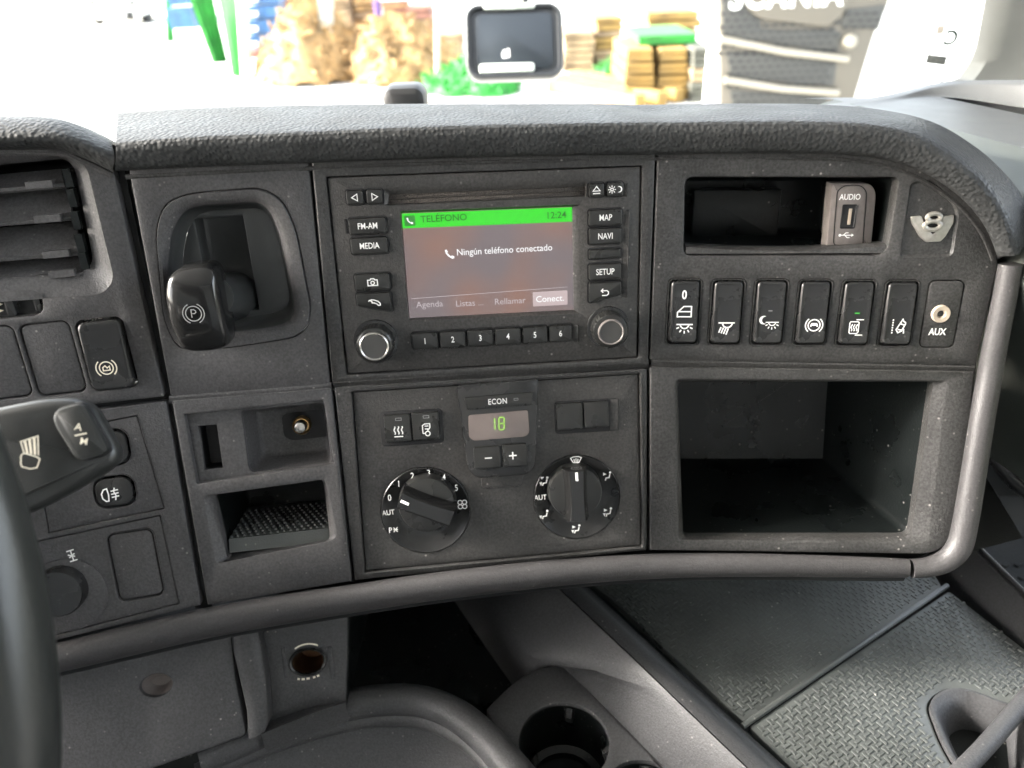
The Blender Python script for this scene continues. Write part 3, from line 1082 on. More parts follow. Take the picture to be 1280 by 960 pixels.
# ================================================================== climate control
cl_t = thing('climate_control', 'black climate control panel with two round dials and small green number display', 'control panel', CL.W((0, -.125), 0))
M['dialblack'] = mat('dial_ring_black', (.016, .016, .016), .30, 1200, .15, var=.15, vs=80)
DIAL = [(532, 638, 55.5, 533, 634, 35, 24), (721, 621.5, 54, 720.5, 618, 33, 90)]
CH = -.0025
holes = []
for (x, y, r, *_r) in DIAL:
    holes.append(hole(circ(*CL.uv(x, y, CH), (r + .6) * CL.px(x, y), 64), .0005, .010, CH))
mb = MB()
plate(mb, CL, inset(CLIM, .0006), holes, CH, .012, .0006)
mb.build('face_plate', 'face', cl_t)
for (x, y, r, kx, ky, kr, ang), nm in zip(DIAL, ('fan_dial', 'air_flow_dial')):
    kk = CL.px(x, y)
    c = CL.uv(x, y, CH)
    mb = MB()     # ring sloping down towards the knob
    r_in = kr * kk * 1.08
    lathe(mb, CL, c, [(r * kk, CH - .004), (r * kk, CH + .0004), (r * kk * .985, CH + .0008), (r * kk * .96, CH + .0004), (r_in, CH - .0034), (r_in * .9, CH - .0036)], 64)
    ring = mb.build(nm, 'dialblack', cl_t)
    cone = lambda x_, y_: CH + .0019 - .0038 * (r * kk * .96 - (CL.uv(x_, y_, CH - .001) - c).length) / (r * kk * .96 - r_in)
    ck = CL.uv(kx, ky, .010)
    mb = MB()
    lathe(mb, CL, ck, [(kr * kk * 1.04, CH - .0038), (kr * kk, .0045), (kr * kk * .97, .0060), (kr * kk * .9, .0064)], 48)
    mb.build('knob', 'button', ring)
    mb = MB()      # thumb bar, slightly waisted
    a = rad(ang)
    ca, sa = math.cos(a), math.sin(a)
    R0 = kr * kk
    n = 13
    top, mid, low = [], [], []
    outl = []
    for q in range(n):
        s_ = -1 + 2 * q / (n - 1)
        outl.append((s_, .48 - .07 * (1 - s_ * s_)))
    lp0 = [(s_ * .98 * R0, wv * R0) for s_, wv in outl] + [(s_ * .98 * R0, -wv * R0) for s_, wv in outl[::-1]]
    rot = lambda p: V((ck.x + p[0] * sa * 1 - p[1] * ca if False else ck.x + (-p[0]) * ca - p[1] * sa, ck.y + p[0] * sa - p[1] * ca))
    lp = [rot(p) for p in lp0]
    sl = [rot((p[0] * .99, p[1] * .72)) for p in lp0]
    s2 = [rot((p[0] * .97, p[1] * .55)) for p in lp0]
    if area(lp) < 0:
        lp, sl, s2 = lp[::-1], sl[::-1], s2[::-1]
    hfun = lambda b0: (lambda p: b0 - .0022 * ((p - ck).length / R0) ** 4)
    mb.loft([L(CL, lp, .005), L(CL, lp, hfun(.0075)), L(CL, sl, hfun(.0150)), L(CL, s2, hfun(.0165))])
    gr = mb.build('thumb_bar', 'gloss', ring)
    # pointer mark
    mb = MB()
    q0 = rot((R0 * .92, 0))
    q1 = rot((R0 * .62, 0))
    dr = (q0 - q1).normalized()
    nr = V((-dr.y, dr.x)) * .0009
    hp = lambda p: hfun(.0165)(p) + .0003
    mb.add([CL.W(p, hp(p)) for p in (q0 + nr, q1 + nr, q1 - nr, q0 - nr)], [[0, 1, 2, 3]], False)
    mb.build('pointer', 'print', ring)
    ring['_k'] = 0
    del ring['_k']
    if nm == 'fan_dial':
        for s_, x_, y_ in (('0', 487, 622.5), ('1', 498.5, 605), ('2', 515.5, 595), ('3', 536, 591.5), ('4', 555, 597), ('5', 570.5, 610)):
            text(s_, CL, x_, y_, cone(x_, y_), 8, 'print', ring, .8, bold=.012)
        text('AUT', CL, 485.5, 641, cone(485.5, 641), 6.5, 'print', ring, .85, bold=.012, rot=3)
        text('P', CL, 488, 663, cone(488, 663), 7, 'print', ring, .85, bold=.012)
        fan = [arc(-2.4, 2.4, 2.4, 0, 360, 10), arc(2.4, 2.4, 2.4, 0, 360, 10), arc(-2.4, -2.4, 2.4, 0, 360, 10), arc(2.4, -2.4, 2.4, 0, 360, 10)]
        icon(CL, 578, 630.5, cone(578, 630.5), fan, 'print', ring, 1.2, scale=1.15)
        icon(CL, 494.5, 662, cone(494.5, 662), [[(-2.5, 3), (2.5, -3)], [(2.5, 3), (-2.5, -3)], [(-3, 0), (3, 0)]], 'print', ring, 1.2)
    else:
        scr_i = [[(-6.5, 3), (-3, 4.6), (3, 4.6), (6.5, 3), (3.4, -2.5), (-3.4, -2.5), (-6.5, 3)], [(-2.4, 2), (-1.6, -4.5)], [(0, 2.5), (0, -4.8)], [(2.4, 2), (1.6, -4.5)]]
        icon(CL, 720, 575.5, cone(720, 575.5), scr_i, 'print', ring, 1.2, scale=1.05)
        man = [('f', arc(4, 4.6, 1.7, 0, 360, 8)[:-1]), [(3.6, 2.4), (2.4, -2.2), (-1.8, -2.6), (-2.6, -6)]]
        up = [('f', [(-5.4, 5.2), (-.6, 2.6), (-5.4, .8)])]
        dn = [('f', [(-7, -1.2), (-3.2, -1.2), (-4.6, -6)])]
        ws = [('f', [(-6.5, 6), (0, 6), (-3, 2.6)])]
        for x_, y_, st_ in ((759, 595, man + up), (760, 640, man + dn + up), (720.5, 661, man + up + dn), (680.5, 643, man + dn), (680.5, 601.5, man + ws + dn)):
            icon(CL, x_, y_, cone(x_, y_), st_, 'print', ring, 1.5, scale=.95)
        text('AUT', CL, 675.5, 622, cone(675.5, 622), 6.5, 'print', ring, .85, bold=.012)


def ckey(x0, y0, x1, y1, hh=.0012, r=2.5, m='button', parent=cl_t, nm='button', h0=CH):
    mb = MB()
    lp = loopc(CL, x0, y0, x1, y1, r, hh)
    key(mb, CL, lp, h0, hh, .0008)
    return mb.build(nm, m, parent)


# paired keys: seat heating / air, and a blank pair
wellp = MB()
key(wellp, CL, loopc(CL, 475.5, 512.5, 554, 556, 5, CH), CH - .001, CH + .0004, .0003)
wellp.build('button_well', 'groove', cl_t)
b1 = ckey(480.5, 518.5, 513.5, 552.5)
b2 = ckey(515, 515.5, 549, 550)
heat = [[(x + .8 * math.sin(q * 1.25), -5 + q * 1.6) for q in range(8)] for x in (-5, 0, 5)] + [[(-6, -8), (6, -8)]]
icon(CL, 498, 538.5, .0012, heat, 'print', b1, 1.4, scale=.92)
air = [[(-5, -5), (-5, 6), (-2, 8), (5, 8), (5, 3), (3, 0)], [(-2, 5), (3, 5)], arc(1.5, -5.5, 3.2, 0, 360, 12), [(-5, -5), (-2, -5)], [(-2, 1), (2, 1), (2, -2)]]
icon(CL, 533, 537, .0012, air, 'print', b2, 1.3, scale=.92)
for bb, x_, y_ in ((b1, 498, 524), (b2, 532.5, 521)):
    icon(CL, x_, y_, .0012, [[(-3.5, -1.5), (3.5, -1.5), (3.5, 1.5), (-3.5, 1.5), (-3.5, -1.5)]], 'gprint', bb, .7, name='indicator')
wellp = MB()
key(wellp, CL, loopc(CL, 693, 499.5, 773, 540.5, 5, CH), CH - .001, CH + .0004, .0003)
wellp.build('button_well', 'groove', cl_t)
mb = MB()
mb.grid([[CL.P(763, y, CH + .0005), CL.P(772, y, CH + .0005 + (.0014 if q else .0002)), CL.P(773.5, y, CH + .0002)] for q, y in ((0, 499), (1, 503), (1, 532), (0, 537))], False)
mb.build('well_edge', 'face', cl_t)
ckey(695.5, 504, 728.5, 537)
ckey(730, 502, 761, 534.5)
# temperature module
EH = .003
EC = rpoly(CL.loop([(570, 482), (673, 473.5), (669.5, 583), (660, 593.5), (597, 598.5), (585, 588)], EH), [.0015, .0015, .006, .004, .004, .006])
mb = MB()
key(mb, CL, EC, CH - .001, EH, .0012)
ec = mb.build('temperature_module', 'satin', cl_t)
DISP = rpoly(CL.loop([(585, 519), (660, 512.5), (662, 541), (657, 545.5), (592, 551), (586, 546)], EH), .0018)
mb = MB()
key(mb, CL, DISP, EH - .001, EH + .0003, .0002)
M['disp'] = mat('display_window', (0.16, 0.13, 0.12), .12, var=.15, vs=40, coat=.4)
mb.build('display', 'disp', ec)
# seven-segment 18
M['seg'] = emis('green_digits', (.45, .9, .12), .38)
sg = [[(-5, 7.2), (-5, .6)], [(-5, -.6), (-5, -7.2)], [(1, 7.8), (6.4, 7.8)], [(0.6, 7.2), (.2, .6)], [(7, 7.2), (6.8, .6)], [(.9, 0), (6, 0)], [(.2, -.6), (0, -7.2)], [(6.6, -.6), (6.4, -7.2)], [(.4, -7.8), (5.8, -7.8)]]
icon(CL, 623.5, 529.5, EH + .0004, sg, 'seg', ec, 1.7, name='digits')
mb = MB()
key(mb, CL, rpoly(CL.loop([(580, 497), (666, 490), (665, 506), (584, 512.5)], EH + .001), .0009), EH - .001, EH + .0011, .0006)
eb = mb.build('econ_button', 'button', ec)
text('ECON', CL, 622, 502, EH + .0011, 7, 'print', eb, .82, bold=.014, tr=1.1)
icon(CL, 645, 499, EH + .0011, [[(-2.5, -1.2), (2.5, -1.2), (2.5, 1.2), (-2.5, 1.2), (-2.5, -1.2)]], 'gprint', eb, .6, name='indicator')
bm_ = ckey(592.5, 558.5, 626, 586, EH + .0022, 2.5, 'button', ec, 'minus_button', EH - .001)
bp_ = ckey(628, 555.5, 659.5, 583.5, EH + .0022, 2.5, 'button', ec, 'plus_button', EH - .001)
icon(CL, 610.5, 572.5, EH + .0022, [[(-4.5, 0), (4.5, 0)]], 'print', bm_, 1.8)
icon(CL, 641, 569.5, EH + .0022, [[(-4.8, 0), (4.8, 0)], [(0, -4.8), (0, 4.8)]], 'print', bp_, 1.8)
mb = MB()
key(mb, CL, rpoly(CL.loop([(601, 594), (655, 590), (652, 604.5), (648, 607), (606, 610), (602, 608)], CH), .001), CH - .001, CH + .0012, .0006)
mb.build('module_foot', 'taupe' if False else 'face', cl_t)

# ================================================================== parking brake
M['dishgrey'] = mat('dish_plastic', (.038, .040, .040), .36, 1000, .15, var=.15, vs=25)
pb = thing('parking_brake', 'black parking brake lever with glossy knob standing out of a rounded recess', 'brake lever', B.W((-.05, -.05), -.03))
DISH = rpoly(B.loop([(209, 330), (216, 285), (232, 262), (250, 257), (322, 253), (336, 262), (348, 290), (362, 350), (368, 385), (364, 400), (345, 408), (285, 416), (232, 416), (214, 385)], -.004),
             [.008, .008, .008, .006, .008, .008, .008, .008, .006, .006, .008, .01, .01, .008])
bz = inset(BRK_O, .0004)
# bezel ring between the outer outline and the dish, matched by angle
cB = B.uv(288, 335)


def by_angle(lp, n=64):
    out = []
    for k in range(n):
        a = 2 * PI * k / n
        d = V((math.cos(a), math.sin(a)))
        best = None
        for i in range(len(lp)):
            p, q = lp[i - 1] - cB, lp[i] - cB
            e = q - p
            den = d.x * e.y - d.y * e.x
            if abs(den) < 1e-12:
                continue
            tt = (p.x * e.y - p.y * e.x) / den
            ss = (p.x * d.y - p.y * d.x) / den
            if tt > 0 and -1e-6 <= ss <= 1 + 1e-6 and (best is None or tt > best):
                best = tt
        out.append(cB + d * best)
    return out


bo, bi = by_angle(bz), by_angle(DISH)
mb = MB()
lp2 = [p.lerp(q, .5) for p, q in zip(bo, bi)]
lp3 = [p.lerp(q, .9) for p, q in zip(bo, bi)]
mb.loft([L(B, bo, -.006), L(B, bo, .0002), L(B, [p.lerp(q, .06) for p, q in zip(bo, bi)], .0010), L(B, lp2, .0004), L(B, lp3, -.0022), L(B, bi, -.0045)], cap1=False)
mb.build('bezel', 'grey', pb)
mb = MB()
cen = cB
shr = lambda s_: [p.lerp(cen, s_) for p in bi]
lps = [L(B, bi, -.0045), L(B, shr(.02), -.010), L(B, shr(.06), -.0155), L(B, shr(.13), -.0185)]
mb.loft(lps, cap1=False)
fl = shr(.13)
du0, du1 = min(p.x for p in fl), max(p.x for p in fl)
dv0, dv1 = min(p.y for p in fl), max(p.y for p in fl)
SL = rpoly([(du0 + (du1 - du0) * a, dv0 + (dv1 - dv0) * b) for a, b in ((.22, .94), (.68, .94), (.68, .06), (.22, .06))], .001)
plate(mb, B, fl, [hole(SL, .0005, .004, -.0185)], -.0185, .002, .0002)
mb.build('dish', 'dishgrey', pb)
mb = MB()
bin_(mb, B, inset(SL, -.0004), -.021, .036, .0)
mb.build('lever_slot', 'dishgrey', pb)
# stem: cone from the slot to the knob
mb = MB()
p0 = B.P(290, 372, -.030)
p1 = B.P(262, 372, .014)
path = [p0.lerp(p1, k / 6) for k in range(7)]
mb.tube(path, [.0165, .0155, .0145, .0135, .013, .0128, .0126], 24, upv=B.V, flat=1.1)
mb.build('stem', 'dishgrey', pb)
# knob: tall rounded paddle
KH = .026
KF = [(206, 366), (208, 347), (220, 337), (246, 332), (262, 333), (270, 342), (274, 362), (281, 392), (286, 425), (284, 435), (268, 441), (240, 443), (226, 438), (214, 408)]
kl = rpoly(B.loop(KF, KH), [.004] * 14)
kc = B.uv(246, 385, KH)
mb = MB()
sh = lambda s_: [V((kc.x + (p.x - kc.x) * s_, kc.y + (p.y - kc.y) * s_)) for p in kl]
vtop = max(p.y for p in kl)
vbot = min(p.y for p in kl)


def kh(base, bulge):
    return lambda p: base + bulge * (1 - ((p.y - kc.y) / (vtop - kc.y)) ** 2 if p.y > kc.y else 1 - ((p.y - kc.y) / (kc.y - vbot)) ** 2)


mb.loft([L(B, sh(.80), KH - .024), L(B, sh(.95), KH - .0225), L(B, sh(1.0), KH - .019), L(B, sh(1.0), kh(KH - .010, .001)), L(B, sh(.985), kh(KH - .0045, .003)), L(B, sh(.94), kh(KH - .0014, .0038)), L(B, sh(.8), kh(KH, .0042)), L(B, sh(.5), kh(KH + .0006, .0042)), L(B, sh(.15), kh(KH + .0008, .0042))], cap0=True)
kn = mb.build('knob', 'gloss', pb, sharp=70)
icon(B, 242, 392, KH + .0052, [arc(0, 0, 9.5, 0, 360, 24), arc(0, 0, 13, -65, 65, 8), arc(0, 0, 13, 115, 245, 8), [(-2.5, -5), (-2.5, 5), (1, 5), (3, 3.4), (3, 1.4), (1, 0), (-2.5, 0)]], 'gprint', kn, 1.2, rot=-2)

# ================================================================== rocker switches on the right panel
names = ['black rocker switch with a zero, a window and a lamp symbol', 'black rocker switch with a downlight symbol of four slanted beams',
         'black rocker switch with a crescent moon and lamp symbol', 'black rocker switch with a car inside a ring and brackets',
         'black rocker switch with tiny green light and heated mirror symbol', 'black rocker switch with a car crossing a lane line symbol']
lampi = lambda s_, dy: [[(-10 * s_, 4 * s_ + dy), (10 * s_, 4 * s_ + dy)], arc(0, 4 * s_ + dy, 5.2 * s_, 180, 360, 10)] + [[(math.cos(a) * 7.4 * s_, 3.4 * s_ + dy + math.sin(a) * 7.4 * s_), (math.cos(a) * 11 * s_, 3.4 * s_ + dy + math.sin(a) * 11 * s_)] for a in [rad(d_) for d_ in (-155, -122, -90, -58, -25)]]
for i in range(6):
    c = D.uv(SW[i], SWY[i])
    k = D.px(SW[i], SWY[i])
    t_ = thing('rocker_switch', names[i], 'switch', D.W((c.x, c.y - .02), -.008), 'rocker switches in a row under the storage slot')
    lp = swloop(i, .0)
    v0, v1 = min(p.y for p in lp), max(p.y for p in lp)
    top_ = lambda p: .0030 - .0022 * ((p.y - v0) / (v1 - v0))
    mb = MB()
    lp = [V((p.x, p.y)) for p in lp]
    q0 = [V((c.x + (p.x - c.x) * .99, c.y + (p.y - c.y) * .98 + .0004)) for p in lp]
    # concave face: a few rows so that the face dips a little in the middle
    def lean(l, dl, d):           # shrink by d, by dl on the left flank
        u0_ = min(p.x for p in l)
        u1_ = max(p.x for p in l)
        return [V((p.x + (dl - d) * ((u1_ - p.x) / (u1_ - u0_)) ** 3, p.y)) for p in squash(l, d)]
    mb.loft([L(D, q0, -.012), L(D, q0, lambda p: top_(p) - .0022), L(D, lean(q0, .0006, .0003), lambda p: top_(p) - .0011), L(D, lean(q0, .0013, .0007), lambda p: top_(p) - .0003), L(D, lean(q0, .0019, .0012), top_), L(D, lean(q0, .0027, .0022), lambda p: top_(p) - .0003), L(D, lean(q0, .0036, .0032), lambda p: top_(p) - .0005)])
    body = mb.build('rocker', 'rocker', t_, sharp=75)
    fr_ = MB()     # bezel frame round the rocker
    lo_ = swloop(i, .0012)
    fr_.loft([L(D, lo_, -.010), L(D, lo_, .0004), L(D, inset(lo_, .0006), .0003), L(D, inset(lo_, .0007), -.01)], cap1=False)
    fr_.build('frame', 'black', t_)
    f2 = Facet(D.W((c.x, c.y), (top_(V((c.x, c.y))))), -5.5, 10)
    tl_ = math.atan2(.0022, v1 - v0)
    f2.V = (D.V * math.cos(tl_) - D.N * math.sin(tl_)).normalized()
    f2.N = f2.U.cross(f2.V)
    hI = -.0002
    if i == 0:
        text('0', f2, 855.5, 369, hI, 11, 'print', t_, .8, bold=.02, name='numeral')
        S_ = [[(-8.5, -6.5), (8.5, -6.5), (8.5, 6.5), (-1, 6.5), (-8.5, -1), (-8.5, -6.5)], [(-8, 0), (8.5, 0)]]
        icon(f2, 855.5, 389.5, hI, S_, 'print', t_, 1.5)
        icon(f2, 855.5, 409.5, hI, lampi(1.0, 0), 'print', t_, 1.6)
    elif i == 1:
        S_ = [[(-10, 4), (10, 4)], arc(1, 4, 6, 180, 360, 10)] + [[(-6.5 + q * 3, -1.5 - q * .5), (-9 + q * 3, -8.5 - q * .8)] for q in range(4)]
        icon(f2, 908, 407.5, hI, S_, 'print', t_, 1.6)
    elif i == 2:
        S_ = [('f', arc(-7, 4, 5.5, 60, 300, 12) + arc(-4.6, 4, 4.6, 268, 92, 10))] + [[(x + 3.5, y - 2) for x, y in st_] for st_ in lampi(.8, 0)]
        icon(f2, 961.5, 404, hI, S_, 'print', t_, 1.3)
        icon(f2, 963, 388.5, hI, [[(-2.5, 0), (2.5, 0)]], 'gprint', t_, 1, name='indicator')
    elif i == 3:
        S_ = [arc(0, 0, 7.2, 0, 360, 20), arc(0, 0, 10.5, -50, 50, 8), arc(0, 0, 10.5, 130, 230, 8), ('f', [(-4.6, -2), (-4.6, .4), (-3.2, 2.8), (3.2, 2.8), (4.6, .4), (4.6, -2), (3.4, -2), (2.6, -.6), (-2.6, -.6), (-3.4, -2)])]
        icon(f2, 1017.5, 406.5, hI, S_, 'print', t_, 1.5)
    elif i == 4:
        S_ = [[(-6.5, -8), (2, -8), (3.5, -6), (3.5, 6), (2, 7), (-6.5, 7), (-7.5, 5), (-7.5, -6.5), (-6.5, -8)], [(0, 9.6), (9, 9.6)], [(0, -10), (9, -10)]] + [[(x + .8 * math.sin(q * 1.4), -5 + q * 1.5) for q in range(7)] for x in (-5, -2, 1)]
        icon(f2, 1069.5, 409, hI, S_, 'print', t_, 1.3)
        icon(f2, 1071.5, 391.5, hI, [[(-3, 0), (3, 0)]], 'led', t_, 1.6, name='indicator')
    else:
        S_ = [[(-8, -9 + 3.2 * q), (-8.2, -7 + 3.2 * q)] for q in range(6)] + [[(-1, -8), (-3.4, -4), (2, 6.5), (3.4, 9.4), (4.6, 6.4), (6.8, 5.2), (7, 2.8), (3, -6), (-1, -8)], [(-1.6, -3.6), (3.6, -5)], [(1.2, 3.4), (6.4, 1.6)], [(6, -9), (5.4, -3)]]
        icon(f2, 1124, 408, hI, S_, 'print', t_, 1.5)
# auxiliary socket plate, last of the row
c = D.uv(SW[6], SWY[6])
ax = thing('auxiliary_socket', 'black plate with a cream round jack hole and AUX lettering', 'socket', D.W((c.x, c.y - .02), -.008))
mb = MB()
key(mb, D, [p for p in swloop(6, .0009)], -.01, .0002, .0005)
mb.build('plate', 'black', ax)
cj = D.uv(1175.5, 392, .0004)
mb = MB()
k = D.px(1175, 392)
lathe(mb, D, cj, [(11.2 * k, 0), (11.2 * k, .0016), (10.2 * k, .0022), (5.5 * k, .0020), (4 * k, .0008), (3.8 * k, -.004)], 32)
mb.build('jack_ring', 'bone', ax)
mb = MB()
lathe(mb, D, cj, [(3.7 * k, -.0002), (1, -.0002)][:1] + [(.0001, -.0002)], 20)
mb.build('jack_hole', 'groove', ax)
text('AUX', D, 1171.5, 415, .0004, 8.5, 'print', ax, .8, bold=.03)

# ================================================================== USB socket, emblem
us = thing('usb_socket', 'taupe socket plate with upright port and AUDIO lettering inside the storage slot', 'socket', D.W((D.uv(1062, 308).x, D.uv(1062, 308).y), -.02))
UH = -.012
mb = MB()
key(mb, D, rpoly(D.loop([(1040, 229), (1088, 229), (1096, 240), (1089, 312), (1033, 311)], UH), [.001, .004, .004, .001, .001]), UH - .012, UH, .001)
mb.build('plate', 'taupe', us)
mb = MB()
key(mb, D, rpoly(D.loop([(1050, 238), (1086, 238), (1084, 308), (1046, 308)], UH - .012), .001), UH - .05, UH - .011, .0005)
mb.build('mount', 'dark', us)
mb = MB()
pl = rpoly(D.loop([(1046, 238), (1056, 231), (1076, 231), (1084, 239), (1079, 306), (1076, 309), (1045, 308), (1041, 304)], UH), .0025)
mb.loft([L(D, pl, UH - .001), L(D, pl, UH + .0003), L(D, inset(pl, .0005), UH + .0003), L(D, inset(pl, .0007), UH - .001)], cap1=False)
mb.build('groove_ring', 'groove', us)
mb = MB()
key(mb, D, inset(pl, .0007), UH - .001, UH + .0002, .0003)
mb.build('insert', 'taupe', us)
pt = loopc(D, 1052.5, 256.5, 1069, 285, 1, UH + .0004)
mb = MB()
mb.loft([L(D, inset(pt, -.0005), UH), L(D, inset(pt, -.0004), UH + .0007), L(D, pt, UH + .0008), L(D, inset(pt, .0005), UH + .0004)], cap1=False)
mb.add(L(D, inset(pt, .0003), UH + .00035), [list(range(len(pt)))], False)
mb.build('port', 'groove', us)
mb = MB()
key(mb, D, loopc(D, 1060.5, 261, 1064.5, 281, .5, UH + .001), UH, UH + .0007, .0002)
mb.build('port_tongue', 'bone', us)
text('AUDIO', D, 1062.5, 246.5, UH + .0003, 7, 'print', us, .8, bold=.02)
icon(D, 1058, 294, UH + .0003, [[(-8, 0), (6, 0)], ('f', [(6, 2), (9, 0), (6, -2)]), ('f', arc(-8, 0, 1.8, 0, 360, 8)[:-1]), [(-4, 0), (-1, 3), (2, 3)], [(-2, 0), (1, -3), (4, -3)]], 'print', us, 1.1)

VH = -.0012
em = thing('emblem', 'silver V-shaped emblem carrying a figure 8 on the black panel', 'emblem', D.W((D.uv(1166, 303).x, D.uv(1166, 303).y), VH))
mb = MB()
vo = [(1139, 271), (1152, 270), (1158, 284), (1166, 293), (1175, 283), (1180, 270), (1193, 269), (1192, 279), (1182, 296), (1176, 302), (1158, 303), (1150, 296), (1141, 280)]
key(mb, D, rpoly(D.loop(vo, VH + .0018), .0008, 3), VH - .0003, VH + .0018, .0005)
mb.build('letter_v', 'silver', em)
mb = MB()
e8 = D.uv(1166.5, 277, VH + .002)
k = D.px(1166, 277)
for (dy, rr_) in ((-4.6, 8.2), (5.2, 7.0)):
    pth = [D.W((e8.x + math.cos(2 * PI * q / 24) * rr_ * k * 1.15, e8.y + (dy + math.sin(2 * PI * q / 24) * rr_ * .66) * k), VH + .0022) for q in range(25)]
    mb.tube(pth, 3.0 * k, 8, False, upv=D.N)
mb.build('figure_eight', 'silver', em)

# ================================================================== plunger switch in the tray, fog switches, range knob
ls = thing('plunger_socket', 'small brass-rimmed plunger in an oblong opening of the shallow tray', 'socket', BL.P(376, 550, -.03))
OB = rpoly(BL.loop([(352, 520), (362, 516), (408, 512), (412, 545), (366, 551), (355, 546)], -.0285), .003)
mb = MB()
mb.add(L(BL, OB, -.0288), [list(range(len(OB)))], False)
mb.build('opening', 'groove', ls)
pc = BL.uv(376, 533, -.022)
k = BL.px(376, 533)
mb = MB()
lathe(mb, BL, pc, [(12 * k, -.0285), (12 * k, -.024), (10.5 * k, -.023), (9 * k, -.0255)], 28)
mb.build('rim', 'brass', ls)
mb = MB()
lathe(mb, BL, pc, [(8 * k, -.028), (8 * k, -.019), (6.5 * k, -.0175), (3 * k, -.0168), (.4 * k, -.0167)], 28)
mb.build('plunger', 'metal', ls)

brk = thing('brake_switch', 'black rocker with white ringed vehicle symbol beside the blanking covers', 'switch', A.P(134, 488, -.01))
mb = MB()
lp = drv_loop(*ROCK[2], A, -.0004)
cA = A.uv(134, 443)
v0, v1 = min(p.y for p in lp), max(p.y for p in lp)
ht = lambda p: .0055 - .003 * ((p.y - v0) / (v1 - v0))
mb.loft([L(A, lp, -.012), L(A, lp, lambda p: ht(p) - .002), L(A, squash(lp, .0006), lambda p: ht(p) - .0005), L(A, squash(lp, .0018), ht), L(A, squash(lp, .003), lambda p: ht(p) - .0003)])
bd = mb.build('rocker', 'rocker', brk, sharp=75)
f2 = Facet(A.W(cA, ht(cA)), 11, 10)
tl_ = math.atan2(.003, v1 - v0)
f2.V = (A.V * math.cos(tl_) - A.N * math.sin(tl_)).normalized()
f2.N = f2.U.cross(f2.V)
icon(f2, 133, 460, 0, [arc(0, 0, 8, 0, 360, 20), arc(0, 0, 12, -50, 50, 8), arc(0, 0, 12, 130, 230, 8), [(-4, -3), (-4, 1), (-1, 3), (1, 0), (4, 2), (4, -3), (-4, -3)]], 'cprint', brk, 1.5)
for (lp, nm, ly) in ((FOG1, 'plain black push switch half hidden behind the column stalk', 560), (FOG2, 'black push switch with white rear fog lamp symbol', 615)):
    fo = thing('push_switch', nm, 'switch', AL.P(142, ly + 18, -.01))
    mb = MB()
    key(mb, AL, lp, -.012, .0012, .0012)
    o = mb.build('push_button', 'rocker', fo)
    if ly == 615:
        icon(AL, 139, 618, .0013, [arc(-2, 0, 8, 90, 270, 10, 8) + [(-2, 8)] if False else [(-4, 8), (-8, 7), (-11, 2), (-10.5, -4), (-7, -8), (-4, -8), (-3, 0), (-4, 8)], [(0, 4), (9, 5)], [(0, 0), (9, 1)], [(0, -4), (9, -3)], [(5, 8), (3.6, 3), (5.4, -2), (4, -8)]], 'print', o, 1.6)
lk = thing('rotary_switch', 'round black turn knob with white axle symbol above it, behind the steering wheel', 'switch', AL.P(85, 780, -.01))
mb = MB()
k = AL.px(85, 742)
cK = AL.uv(84, 744, 0)
lathe(mb, AL, cK, [(47 * k, -.001), (47 * k, .0002), (45 * k, .0006), (32 * k, .0014)], 48)
mb.build('collar', 'grey', lk)
mb = MB()
cK2 = AL.uv(72, 742, .008)
lathe(mb, AL, cK2, [(31 * k, 0), (30 * k, .008), (28 * k, .0095), (5 * k, .0098)], 40)
mb.build('knob', 'rocker', lk)
icon(AL, 89.5, 695, .0020, [[(-5, 6.5), (4, 8)], [(-3, -7), (6, -5.5)], [(0, 7), (1.4, -6)], [(-4, 2), (4, -1)], [(4, 3), (-3, -2)]], 'print', lk, 1.7)
# slider below the air vent
sd_ = thing('slider_switch', 'small recessed slider with cream arrows under the air vent', 'switch', A.P(20, 400, -.008))
mb = MB()
bin_(mb, A, inset(SLID, -.0005), -.006, .009, .0, .001)
mb.build('track', 'rocker', sd_)
for x0, y0, x1, y1 in ((6.5, 376, 19, 396), (42, 371, 51, 390)):
    mb = MB()
    key(mb, A, loopc(A, x0, y0, x1, y1, 3, -.003), -.009, -.003, .0008)
    mb.build('slider', 'satin', sd_)
icon(A, -1, 389, -.0085, [('f', [(-6, 1), (-1, 1), (-1, 3.4), (6, .5), (-1, -2), (-1, -.4), (-6, -.4)]), ('f', [(-4, 9), (1, 9), (1, 11.4), (7, 8.5), (1, 6), (1, 7.6), (-4, 7.6)])], 'cprint', sd_, 1.2)

